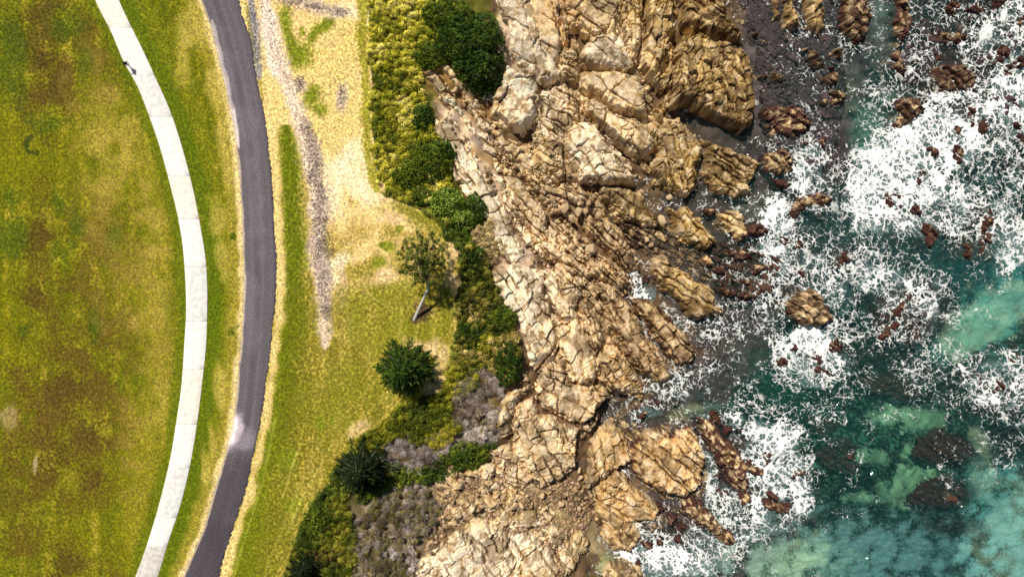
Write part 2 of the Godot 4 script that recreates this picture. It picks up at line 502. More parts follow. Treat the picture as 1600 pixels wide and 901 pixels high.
	# straw and gravel at the edge of the drive
	c.stroke(side.call(road_right, 6.0), 15, rgb(220, 192, 128), 0.92, 1.5, 1.0)
	c.stroke([384, 0, 392, 50, 402, 100, 410, 160], 8, rgb(150, 140, 60), 0.6, 1.6, 0.7)
	c.stroke([385, -50, 390, 0, 397, 50, 404, 124], 9, rgb(150, 146, 150), 0.85, 1.6, 1.1)
	c.speckle(396, 50, 9, 70, -8, rgb(84, 80, 84), 0.22)
	c.speckle(425, 60, 10, 70, -14, rgb(120, 104, 98), 0.06)
	c.speckle(500, 400, 60, 160, 0, rgb(120, 104, 90), 0.012)
	c.speckle(540, 120, 40, 110, 0, rgb(120, 104, 90), 0.012)

func strip(left: Array, right: Array, v0: float, v1: float, step: float, y: float, drop: float, ragged := 0.0, bevel := 0.03, uv_of: Canvas = null) -> ArrayMesh:
	var st := SurfaceTool.new()
	st.begin(Mesh.PRIMITIVE_TRIANGLES)
	var rows := maxi(1, int(ceil((v1 - v0) / step)))
	var lines := []
	for j in rows + 1:
		var v := lerpf(v0, v1, float(j) / rows)
		var a := spot(edge_at(left, v) + ragged * 2.0 * noise_b.get_noise_2d(v * 6.0, 10.0), v, y)
		var b := spot(edge_at(right, v) + ragged * 3.5 * noise_b.get_noise_2d(v * 6.0, 90.0), v, y)
		var across := (b - a).normalized()
		lines.append([a + Vector3.DOWN * drop, a + Vector3.DOWN * bevel, a + across * bevel, a.lerp(b, 0.33), a.lerp(b, 0.66), b - across * bevel, b + Vector3.DOWN * bevel, b + Vector3.DOWN * drop])
	var quad := func(p: Vector3, q: Vector3, r: Vector3, s: Vector3) -> void:
		for w in [p, q, r, p, r, s]:
			if uv_of:
				var px := to_px(w)
				st.set_uv(Vector2((px.x - uv_of.u0) * uv_of.k / uv_of.w, (px.y - uv_of.v0) * uv_of.k / uv_of.h))
			st.add_vertex(w)
	for j in rows:
		var l: Array = lines[j]
		var n: Array = lines[j + 1]
		for m in 7:
			quad.call(l[m], l[m + 1], n[m + 1], n[m])
	for end in [0, rows]:
		var l: Array = lines[end]
		if end == 0:
			quad.call(l[7], l[6], l[1], l[0])
			quad.call(l[6], l[5], l[2], l[1])
		else:
			quad.call(l[0], l[1], l[6], l[7])
			quad.call(l[1], l[2], l[5], l[6])
	st.generate_normals()
	return st.commit()

func make_lawn() -> void:
	paint_lawn()
	var c := lawn_canvas
	var m := surface("lawn", Color.WHITE, 0.95)
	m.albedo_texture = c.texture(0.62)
	m.texture_repeat = false
	var v := PackedVector3Array()
	var n := PackedVector3Array()
	var uv := PackedVector2Array()
	var idx := PackedInt32Array()
	var rows := [-2200.0]
	for j in range(-100, 1001, 10):
		rows.append(float(j))
	rows.append(3100.0)
	for j in rows.size():
		var f := clampf((rows[j] + 100.0) / 50.0, 0.0, 21.999)
		var i := int(f)
		f -= i
		f = f * f * (3.0 - 2.0 * f)
		var right: float = lerpf(contour[0][i], contour[0][i + 1], f) + 3.0
		for col in 9:
			var u: float = -2600.0 if col == 0 else lerpf(-60.0, right, (col - 1) / 7.0)
			v.append(spot(u, rows[j], 0.0))
			n.append(Vector3.UP)
			uv.append(Vector2((u - c.u0) * c.k / c.w, (rows[j] - c.v0) * c.k / c.h))
	for j in rows.size() - 1:
		for col in 8:
			var a := j * 9 + col
			idx.append_array([a, a + 1, a + 10, a, a + 10, a + 9])
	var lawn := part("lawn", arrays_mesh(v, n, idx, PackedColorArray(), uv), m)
	tag(lawn, "", "", "", "structure")
	# concrete footpath, slab by slab
	var path := thing("footpath")
	tag(path, "", "", "", "structure")
	for j in JOINTS.size() - 1:
		var gap := 0.18
		part("slab", strip(path_left, path_right, JOINTS[j] + gap, JOINTS[j + 1] - gap, 9.0, 0.06 + 0.006 * (j % 2), 0.12, 0.0, 0.02), mats.old_concrete if j in [13, 14] else mats[["concrete", "grey_concrete", "concrete", "warm_concrete"][(j * 7) % 4]], path)
	# asphalt drive
	var rc := Canvas.new(270, -50, 440, 950, 2.0, 61, 0.02, 0.35)
	rc.fill(rgb(92, 86, 92))
	var side := func(pts: Array, off: float) -> Array:
		var out := []
		for q in range(-50, 951, 25):
			out.append(edge_at(pts, q) + off)
			out.append(q)
		return out
	for off in [14.0, 30.0, 44.0]:
		rc.stroke(side.call(road_left, off), 5, rgb(112, 106, 112), 0.3, 1.0, 0.9)
	rc.stroke(side.call(road_left, 22.0), 8, rgb(72, 66, 74), 0.4, 1.2, 0.9)
	for q in [[355, 120, 12, 60], [390, 200, 16, 40], [400, 330, 10, 70], [390, 480, 14, 60]]:
		rc.blob(q[0], q[1], q[2], q[3], -5, rgb(112, 106, 116), 0.5, 1.4, 0.9)
	rc.blob(350, 780, 40, 80, 25, rgb(70, 64, 70), 0.75, 0.8, 0.7)
	rc.blob(320, 870, 40, 60, 25, rgb(66, 60, 68), 0.75, 0.8, 0.7)
	rc.blob(375, 690, 30, 16, -10, rgb(136, 128, 140), 0.75, 1.2, 0.8)
	rc.blob(366, 672, 10, 28, 12, rgb(196, 184, 192), 0.8, 1.2, 0.7)
	rc.blob(359, 683, 7, 9, 12, rgb(232, 222, 220), 0.9, 0.9, 0.6)
	rc.blob(365, 662, 5, 13, 10, rgb(220, 210, 214), 0.85, 1.1, 0.6)
	rc.stroke([330, 30, 342, 80, 352, 120, 366, 190, 372, 230], 7, rgb(182, 172, 172), 0.75, 1.4, 0.7)
	rc.stroke([364, 170, 369, 200, 373, 232], 3, rgb(214, 204, 206), 0.7, 0.8, 0.7)
	rc.stroke(side.call(road_left, 1.0), 4, rgb(206, 186, 160), 0.7, 1.6, 0.7)
	rc.stroke(side.call(road_right, -1.0), 3, rgb(62, 56, 60), 0.6, 1.6, 0.7)
	var rm := surface("asphalt", Color.WHITE, 0.9)
	rm.albedo_texture = rc.texture(0.5)
	var road := part("road", strip(road_left, road_right, -88, 998, 3.0, 0.035, 0.06, 1.0, 0.02, rc), rm)
	tag(road, "", "", "", "structure")

# grass blades in small tufts, tinted like the turf they grow from
func make_grass() -> void:
	var st := SurfaceTool.new()
	st.begin(Mesh.PRIMITIVE_TRIANGLES)
	rng.seed = 77
	for j in 7:
		var an := TAU * j / 7.0 + rng.randf()
		var d := Vector3(cos(an), 0, sin(an))
		var s := Vector3(-d.z, 0, d.x) * 0.012
		var base := d * 0.03
		st.add_vertex(base - s)
		st.add_vertex(base + s)
		st.add_vertex(base + d * rng.randf_range(0.05, 0.11) + Vector3.UP * rng.randf_range(0.06, 0.1))
	st.generate_normals()
	var tuft := st.commit()
	var mm := MultiMesh.new()
	mm.transform_format = MultiMesh.TRANSFORM_3D
	mm.use_colors = true
	mm.mesh = tuft
	var rows: Array[Transform3D] = []
	var cols := PackedColorArray()
	var tries := 150000
	for j in tries:
		var v := rng.randf_range(-20, 921)
		var u := rng.randf_range(-25, 730)
		if u > edge_at_fast(0, v) - 2.0 and u < edge_at_fast(1, v) + 2.0:
			continue
		if u > edge_at_fast(2, v) - 1.0 and u < edge_at_fast(3, v) + 1.0:
			continue
		if land_px(u, v) < -0.1:
			continue
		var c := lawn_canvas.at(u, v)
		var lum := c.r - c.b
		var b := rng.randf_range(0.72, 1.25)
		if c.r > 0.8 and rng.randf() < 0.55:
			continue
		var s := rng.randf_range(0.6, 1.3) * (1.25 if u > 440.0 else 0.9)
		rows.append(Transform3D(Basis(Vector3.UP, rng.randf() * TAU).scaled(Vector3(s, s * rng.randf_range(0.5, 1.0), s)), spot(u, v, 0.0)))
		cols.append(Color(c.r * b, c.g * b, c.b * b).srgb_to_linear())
	mm.instance_count = rows.size()
	for j in rows.size():
		mm.set_instance_transform(j, rows[j])
		mm.set_instance_color(j, cols[j])
	var o := MultiMeshInstance3D.new()
	o.name = "grass"
	o.multimesh = mm
	o.material_override = mats.grass
	add_child(o)
	tag(o, "short green and straw grass tufts covering the lawns", "grass", "", "stuff")

var edge_tables := []
func edge_at_fast(which: int, v: float) -> float:
	if edge_tables.is_empty():
		for pts in [path_left, path_right, road_left, road_right]:
			var t := PackedFloat32Array()
			for j in range(-60, 961, 4):
				t.append(edge_at(pts, j))
			edge_tables.append(t)
	return edge_tables[which][clampi(int((v + 60.0) / 4.0), 0, 254)]

# ------------------------------------------------------------------ slope, rubble shore and sea bed
func paint_shore() -> void:
	var c := Canvas.new(430, -60, 1720, 960, 0.5, 23, 0.03, 0.2)
	shore_canvas = c
	c.fill(rgb(150, 118, 82))
	var k := c.k
	# vegetated slope
	for y in c.h:
		var v := y / k + c.v0
		var f := clampf((v + 100.0) / 50.0, 0.0, 21.999)
		var i := int(f)
		f -= i
		var u1: float = lerpf(contour[1][i], contour[1][i + 1], f)
		var u4: float = lerpf(contour[4][i], contour[4][i + 1], f)
		var u5: float = lerpf(contour[5][i], contour[5][i + 1], f)
		for x in c.w:
			var u := x / k + c.u0
			var n := y * c.w + x
			var q := (c.nz[n] / 255.0 - 0.5) * 60.0 + (c.nf[n] / 255.0 - 0.5) * 30.0
			if u + q < u1 - 15.0:
				c.put(n, rgb(92, 92, 34), 1.0)
			elif u + q > u5 + 10.0:
				c.put(n, rgb(30, 46, 44), 1.0)
			elif u + q > u4 + 30.0:
				c.put(n, rgb(84, 72, 70), 1.0)
			else:
				c.put(n, rgb(92, 74, 56), 0.6 + clampf(q / 60.0, 0.0, 0.4))
	# chalky pale bank and gullies
	for q in [[640, 60, 40, 60, 0], [630, 200, 30, 60, 0]]:
		c.blob(q[0], q[1], q[2], q[3], q[4], rgb(140, 126, 66), 0.7, 1.4, 0.9)
	for q in [[735, 215, 20, 60, -28], [752, 270, 16, 50, -20], [775, 310, 14, 40, -25], [820, 400, 14, 40, -20], [800, 450, 26, 50, 0], [840, 510, 26, 50, -20], [795, 30, 18, 40, 0], [850, 50, 16, 60, 0], [800, 110, 26, 40, 0], [880, 130, 26, 40, 0], [700, 190, 10, 40, -30]]:
		c.blob(q[0], q[1], q[2], q[3], q[4], rgb(226, 200, 172), 0.85, 1.0, 0.7)
	for q in [[700, 130, 30, 30, 0], [760, 200, 20, 30, 0], [770, 235, 30, 20, 0], [735, 150, 20, 40, -30]]:
		c.blob(q[0], q[1], q[2], q[3], q[4], rgb(166, 128, 78), 0.8, 1.0, 0.7)
	for q in [[760, 215, 20, 26, -30]]:
		c.blob(q[0], q[1], q[2], q[3], q[4], rgb(158, 142, 130), 0.9, 0.9, 0.7)
	# dark scrubby gully below the pines
	for q in [[640, 720, 60, 40, 0], [720, 690, 60, 30, 0], [600, 820, 70, 60, 0], [560, 860, 60, 50, 0], [740, 640, 30, 50, 0], [680, 740, 60, 20, 10]]:
		c.blob(q[0], q[1], q[2], q[3], q[4], rgb(104, 90, 62), 0.9, 1.0, 0.7)
	for q in [[620, 800, 60, 60, 0], [735, 620, 24, 60, 10], [690, 690, 40, 30, 0], [625, 690, 26, 20, 0]]:
		c.blob(q[0], q[1], q[2], q[3], q[4], rgb(150, 134, 118), 0.75, 1.4, 0.7)
	# rubble of the gully floor and the pebble bed
	for q in [[760, 770, 70, 50, 10], [850, 800, 40, 50, 0], [720, 800, 40, 30, 0]]:
		c.blob(q[0], q[1], q[2], q[3], q[4], rgb(150, 124, 92), 0.9, 1.0, 0.7)
	c.blob(868, 805, 26, 34, 0, rgb(168, 150, 104), 0.9, 0.9, 0.7)
	c.blob(930, 835, 22, 40, -20, rgb(176, 156, 116), 0.9, 0.9, 0.7)
	c.blob(955, 880, 22, 18, 0, rgb(156, 158, 110), 0.9, 0.9, 0.7)
	# dark wet shelves between the outcrops
	for q in [[985, 360, 60, 26, 20], [1060, 390, 60, 22, 20], [1120, 210, 70, 22, 20], [1080, 300, 40, 14, 30], [1140, 390, 50, 30, 0], [870, 740, 50, 8, -25], [945, 650, 40, 10, -40], [1010, 860, 50, 40, 0], [1090, 350, 60, 14, 40], [960, 305, 60, 8, 0]]:
		c.blob(q[0], q[1], q[2], q[3], q[4], rgb(74, 66, 62), 0.85, 0.9, 0.7)
	for q in [[1200, 120, 50, 70, 0], [1230, 60, 40, 40, 0], [1260, 130, 30, 50, 0], [1300, 230, 50, 60, 0], [1260, 210, 50, 40, 0], [1190, 60, 30, 50, 0], [1330, 90, 30, 50, 0], [1400, 100, 30, 60, 0], [1460, 90, 50, 60, 0], [1180, 420, 40, 60, 0], [1440, 40, 40, 60, 0]]:
		c.blob(q[0], q[1], q[2], q[3], q[4], rgb(96, 84, 86), 0.85, 1.2, 0.8)
	for q in [[1210, 95, 26, 36, 0], [1330, 140, 24, 40, 0], [1375, 30, 16, 70, 0], [1260, 140, 20, 30, 0], [1190, 330, 40, 14, 0], [1215, 310, 30, 16, 0], [1440, 20, 24, 50, 0]]:
		c.blob(q[0], q[1], q[2], q[3], q[4], rgb(120, 126, 112), 0.75, 1.2, 0.8)
	for q in [[1510, 170, 110, 60], [1460, 90, 80, 60], [1560, 60, 70, 70], [1590, 210, 40, 50], [1430, 260, 60, 40], [1420, 480, 50, 40], [1540, 370, 60, 40], [1270, 560, 50, 30], [1320, 410, 30, 24], [1560, 610, 50, 36], [1450, 350, 50, 30], [1290, 250, 40, 40], [1230, 400, 40, 40]]:
		c.blob(q[0], q[1], q[2], q[3], 0, rgb(86, 60, 64), 0.85, 1.5, 0.8)
	# sand and weed on the sea floor
	for q in [[1360, 200, 24, 30, 0], [1350, 230, 20, 30, 0], [1400, 160, 20, 20, 0]]:
		c.blob(q[0], q[1], q[2], q[3], q[4], rgb(96, 150, 128), 0.7, 1.2, 0.8)
	for q in [[1300, 590, 60, 30], [1220, 620, 60, 30], [1330, 650, 90, 50], [1310, 720, 60, 50], [1380, 760, 40, 40], [1480, 690, 60, 40], [1470, 770, 50, 40], [1330, 780, 50, 30], [1420, 800, 60, 30], [1570, 560, 40, 40]]:
		c.blob(q[0], q[1], q[2], q[3], 0, rgb(22, 40, 30), 0.8, 1.4, 0.8)
	for y in c.h:
		var v := y / k + c.v0
		for x in c.w:
			var u := x / k + c.u0
			var e := (u - 1390.0) * (u - 1390.0) / 32000.0 + (v - 700.0) * (v - 700.0) / 16000.0
			if e < 1.5:
				var i := y * c.w + x
				var t := clampf((c.nf[i] * 0.65 + c.nz[i] * 0.35) / 20.0 - 7.0, 0.0, 1.0) * clampf(1.5 - e, 0.0, 1.0)
				c.put(i, rgb(84, 160, 128), t * 0.8)
				c.put(i, rgb(10, 22, 18), clampf(5.6 - (c.nf[i] * 0.4 + c.nz[i] * 0.6) / 20.0, 0.0, 1.0) * clampf(1.5 - e, 0.0, 1.0) * 0.8)
	for q in [[1440, 712, 26, 20, 40], [1425, 748, 24, 20, 0], [1450, 730, 20, 12, 30], [1385, 650, 24, 16, 0], [1445, 655, 26, 18, 0], [1335, 712, 16, 12, 0], [1370, 715, 14, 10, 0], [1400, 770, 26, 20, 0], [1400, 640, 20, 20, 0], [1345, 775, 20, 8, 0]]:
		c.blob(q[0], q[1], q[2], q[3], q[4], rgb(150, 220, 172), 0.85, 1.9, 0.6)
	for q in [[1530, 690, 14, 26, -20], [1535, 745, 20, 28, 0], [1560, 480, 60, 40, -30], [1530, 510, 60, 40, -20], [1510, 540, 40, 24, 0], [1225, 885, 50, 26, 0], [1260, 860, 40, 30, 0], [1570, 860, 60, 60, 0], [1590, 800, 40, 60, 0]]:
		c.blob(q[0], q[1], q[2], q[3], q[4], rgb(176, 206, 170), 0.85, 1.3, 0.8)
	c.blob(1200, 862, 22, 14, 20, rgb(30, 28, 24), 0.95, 1.0, 0.6)
	c.blob(1075, 645, 34, 12, -10, rgb(150, 146, 96), 0.8, 1.0, 0.8)

# the bedrock lies deep between the outcrops of the open shore
func cleft(x: float, z: float, y: float) -> float:
	return 1.3 * smoothstep(-4.5, -6.5, y) * smoothstep(-11.3, -10.4, y) * maxf(smoothstep(19.0, 15.0, z), smoothstep(9.0, 12.0, x))

func make_shore() -> void:
	paint_shore()
	var step := 0.25
	var x0 := -28.0
	var z0 := -46.0
	var nx := int((78.0 - x0) / step) + 1
	var nz := int(92.0 / step) + 1
	var h := PackedFloat32Array()
	h.resize(nx * nz)
	for j in nz:
		for i in nx:
			var x := x0 + i * step
			var z := z0 + j * step
			var y := land(x, z)
			var rough := clampf(-y * 0.6, 0.0, 1.0)
			if y > -0.02:
				y = -0.06
			else:
				y += rough * (0.55 * noise_a.get_noise_2d(x * 2.0, z * 2.0) + 0.3 * noise_b.get_noise_2d(x, z) - 0.35)
			if y < -10.9:
				y -= 0.25
			y -= cleft(x, z, y)
			h[j * nx + i] = y
	var vs := [PackedVector3Array(), PackedVector3Array(), PackedVector3Array()]
	var ns := [PackedVector3Array(), PackedVector3Array(), PackedVector3Array()]
	var cs := [PackedColorArray(), PackedColorArray(), PackedColorArray()]
	var ix := [PackedInt32Array(), PackedInt32Array(), PackedInt32Array()]
	var own := [PackedInt32Array(), PackedInt32Array(), PackedInt32Array()]
	for a in own:
		a.resize(nx * nz)
	for q in 3:
		own[q].fill(-1)
	for j in nz - 1:
		for i in nx - 1:
			var n := j * nx + i
			var y := h[n]
			if maxf(maxf(h[n], h[n + 1]), maxf(h[n + nx], h[n + nx + 1])) > -0.061 and i > 4 and h[n - 3] > -0.061:
				continue
			var q := 0 if y > -4.2 else 1 if y > -11.2 else 2
			var corner := PackedInt32Array()
			for c in [n, n + 1, n + nx + 1, n + nx]:
				if own[q][c] < 0:
					var ci: int = c % nx
					var cj: int = c / nx
					own[q][c] = vs[q].size()
					var p := Vector3(x0 + ci * step, h[c], z0 + cj * step)
					vs[q].append(p)
					var hx := h[cj * nx + mini(ci + 1, nx - 1)] - h[cj * nx + maxi(ci - 1, 0)]
					var hz := h[mini(cj + 1, nz - 1) * nx + ci] - h[maxi(cj - 1, 0) * nx + ci]
					ns[q].append(Vector3(-hx, step * 2.0, -hz).normalized())
					var px := to_px(p)
					var col := shore_canvas.at(px.x, px.y)
					var b := 1.0 + 0.3 * noise_c.get_noise_2d(p.x, p.z)
					cs[q].append(Color(col.r * b, col.g * b, col.b * b).srgb_to_linear())
				corner.append(own[q][c])
			ix[q].append_array([corner[0], corner[1], corner[2], corner[0], corner[2], corner[3]])
	for q in 3:
		var o := part(["cliff_slope", "rubble_shore", "seabed"][q], arrays_mesh(vs[q], ns[q], ix[q], cs[q]), mats.ground)
		tag(o, "", "", "", "structure")
	# the sea floor goes on beyond
	var far := SurfaceTool.new()
	far.begin(Mesh.PRIMITIVE_TRIANGLES)
	far.set_color(rgb(30, 46, 44).srgb_to_linear())
	for r in [[77.5, -150.0, 260.0, 150.0], [-20.0, -150.0, 77.6, -45.7], [-20.0, 45.7, 77.6, 150.0]]:
		far.set_normal(Vector3.UP)
		for p in [[0, 1], [2, 1], [2, 3], [0, 1], [2, 3], [0, 3]]:
			far.add_vertex(Vector3(r[p[0]], -14.6, r[p[1]]))
	tag(part("seabed", far.commit(), mats.ground), "", "", "", "structure")

# ------------------------------------------------------------------ rocks
var f1 := 0.0
var f2 := 0.0
var cell_id := 0
var cell_x := 0.0
var cell_y := 0.0
func voronoi(x: float, y: float) -> void:
	var ix := floori(x)
	var iy := floori(y)
	f1 = 99.0
	f2 = 99.0
	for j in range(iy - 1, iy + 2):
		for i in range(ix - 1, ix + 2):
			var n := ((j & 63) * 64 + (i & 63)) * 2
			var cx := i + jitter[n]
			var cy := j + jitter[n + 1]
			var d := (cx - x) * (cx - x) + (cy - y) * (cy - y)
			if d < f1:
				f2 = f1
				f1 = d
				cell_id = n
				cell_x = cx
				cell_y = cy
			elif d < f2:
				f2 = d
	f1 = sqrt(f1)
	f2 = sqrt(f2)

# courses of blocks: long joints along the bedding, staggered cross joints
var joint_gap := 0.0
var block_id := 0
var block_a := 0.0
var block_b := 0.0
func courses(a: float, b: float, long_: float, short_: float) -> void:
	var bi := b / short_
	var r := floori(bi)
	var e0 := (jitter[(r * 2 + 500) & 8191] - 0.5) * 0.6
	var e1 := (jitter[(r * 2 + 502) & 8191] - 0.5) * 0.6
	if bi < r + e0:
		r -= 1
		e1 = e0
		e0 = (jitter[(r * 2 + 500) & 8191] - 0.5) * 0.6
	elif bi > r + 1 + e1:
		r += 1
		e0 = e1
		e1 = (jitter[(r * 2 + 502) & 8191] - 0.5) * 0.6
	var gb := minf(bi - r - e0, r + 1 + e1 - bi) * short_
	var ai := a / (long_ * (0.7 + 0.6 * jitter[(r + 900) & 8191])) + jitter[(r + 1300) & 8191] * 9.0 + (b / long_) * (jitter[(r + 1700) & 8191] - 0.5) * 1.4
	var c := floori(ai)
	var k := r * 57
	var q0 := (jitter[(c + k + 2100) & 8191] - 0.5) * 0.6
	var q1 := (jitter[(c + k + 2101) & 8191] - 0.5) * 0.6
	if ai < c + q0:
		c -= 1
		q1 = q0
		q0 = (jitter[(c + k + 2100) & 8191] - 0.5) * 0.6
	elif ai > c + 1 + q1:
		c += 1
		q0 = q1
		q1 = (jitter[(c + k + 2101) & 8191] - 0.5) * 0.6
	var ga := minf(ai - c - q0, c + 1 + q1 - ai) * long_
	joint_gap = minf(ga * 1.15, gb)
	block_id = (r * 131 + c * 17 + 4096) & 8191
	block_a = (ai - c - 0.5) * long_
	block_b = (bi - r - 0.5) * short_

func paint_rock() -> void:
	var c := Canvas.new(600, -60, 1640, 960, 0.25, 31, 0.04, 0.2)
	rock_canvas = c
	c.fill(rgb(218, 190, 144))
	for q in [[740, 260, 40, 110, -25], [800, 380, 40, 90, -25], [820, 470, 60, 60, 0], [850, 530, 40, 60, 0], [800, 60, 40, 80, 0], [850, 50, 30, 70, 0], [830, 150, 50, 60, 0], [780, 860, 100, 50, 0], [700, 880, 60, 50, 0], [930, 240, 50, 50, 0], [950, 80, 40, 30, 0]]:
		c.blob(q[0], q[1], q[2], q[3], q[4], rgb(248, 230, 202), 0.95, 0.8, 0.9)
	for q in [[850, 330, 50, 50, 40], [900, 400, 60, 40, 40], [890, 540, 50, 80, 0], [960, 150, 60, 40, 0], [860, 660, 60, 90, 0], [780, 730, 40, 40, 0]]:
		c.blob(q[0], q[1], q[2], q[3], q[4], rgb(242, 212, 172), 0.9, 0.9, 0.9)
	for q in [[1110, 110, 80, 90, 0], [1080, 30, 70, 40, 0], [1240, 30, 50, 40, 0], [1080, 270, 60, 60, 0], [1000, 320, 60, 26, 0], [1080, 350, 50, 40, 0], [1060, 460, 60, 50, 0], [1010, 10, 30, 30, 0]]:
		c.blob(q[0], q[1], q[2], q[3], q[4], rgb(196, 164, 104), 0.85, 0.9, 0.9)
	for q in [[1155, 165, 40, 40, 0], [1130, 20, 50, 40, 0], [1175, 110, 16, 60, 0], [1070, 150, 30, 16, 0], [1120, 260, 50, 26, 0], [1020, 330, 50, 14, 20], [1100, 380, 20, 14, 0], [1080, 480, 40, 14, 0], [1040, 560, 40, 20, 40]]:
		c.blob(q[0], q[1], q[2], q[3], q[4], rgb(116, 92, 54), 0.8, 1.4, 0.9)
	for q in [[1050, 720, 70, 60, 0], [970, 720, 50, 50, 0], [960, 800, 50, 50, 0], [1000, 560, 60, 60, 0], [870, 10, 40, 60, 0]]:
		c.blob(q[0], q[1], q[2], q[3], q[4], rgb(212, 174, 122), 0.8, 0.9, 0.9)
	for q in [[1020, 540, 60, 60, 40], [900, 320, 40, 40, 0], [970, 390, 60, 40, 30], [960, 470, 40, 40, 40]]:
		c.blob(q[0], q[1], q[2], q[3], q[4], rgb(186, 154, 116), 0.7, 1.0, 0.9)

# deep clefts that part the rock: [points ..., half width and depth in metres]
var clefts := [
	[[916, 182, 950, 212, 985, 250, 1006, 278], 0.5, 2.4], [[1003, 110, 1020, 135, 1026, 160, 1046, 182, 1064, 172, 1100, 190], 0.5, 2.2], [[918, 288, 960, 290, 1008, 286, 1024, 300, 1060, 320], 0.55, 2.2],
	[[762, 205, 800, 262, 830, 300, 862, 338, 900, 372, 940, 405, 968, 434], 0.28, 1.3], [[790, 300, 812, 340, 840, 385, 862, 420, 884, 462], 0.22, 1.0], [[1022, 272, 1040, 302, 1070, 312, 1112, 330, 1130, 372], 0.5, 1.8],
	[[958, 640, 936, 660, 914, 682, 912, 720, 909, 746, 880, 766, 838, 792], 0.5, 2.4], [[975, 735, 1000, 764, 1036, 790, 1062, 790], 0.42, 1.8], [[930, 440, 945, 480, 960, 520, 985, 560, 1010, 600], 0.26, 1.3],
	[[985, 465, 1010, 505, 1040, 550, 1062, 580], 0.3, 1.5], [[870, 510, 880, 560, 892, 598, 925, 606], 0.18, 0.9], [[905, 485, 925, 540, 938, 572, 932, 602], 0.18, 0.9], [[1010, -20, 1006, 60, 1000, 108], 0.25, 1.2],
	[[1062, -20, 1062, 50, 1045, 100, 1028, 152], 0.4, 1.8], [[904, 106, 960, 108, 1005, 112], 0.25, 1.1], [[906, 142, 935, 152, 965, 172, 1000, 182, 1022, 178], 0.25, 1.2], [[690, 112, 722, 160, 748, 204], 0.4, 1.2],
	[[700, 186, 740, 240, 762, 284], 0.22, 0.9], [[746, 242, 780, 250, 812, 252], 0.24, 0.9], [[880, 345, 925, 374, 950, 400], 0.42, 1.6], [[800, 610, 830, 600, 846, 640, 872, 660, 912, 672], 0.25, 1.2], [[776, 184, 800, 206, 826, 204], 0.45, 1.4],
	[[1016, 402, 1012, 430, 1030, 455, 1062, 474], 0.4, 1.6], [[1062, 160, 1110, 182, 1160, 202], 0.35, 1.4], [[1088, 660, 1100, 700, 1112, 740, 1122, 770], 0.3, 1.4], [[836, 150, 848, 180, 838, 204], 0.25, 1.0], [[876, 96, 880, 60, 872, 10], 0.22, 1.0],
	[[935, 440, 900, 420, 862, 402, 830, 396], 0.2, 0.9], [[848, 470, 880, 500, 866, 545, 838, 590], 0.2, 0.8], [[720, 815, 750, 860, 775, 905], 0.16, 0.8], [[760, 812, 795, 860, 820, 905], 0.16, 0.8], [[850, 860, 820, 880, 790, 905], 0.16, 0.8], [[1050, 60, 1058, 110, 1040, 150], 0.28, 1.2], [[966, 20, 975, 65, 1000, 108], 0.22, 1.0],
]

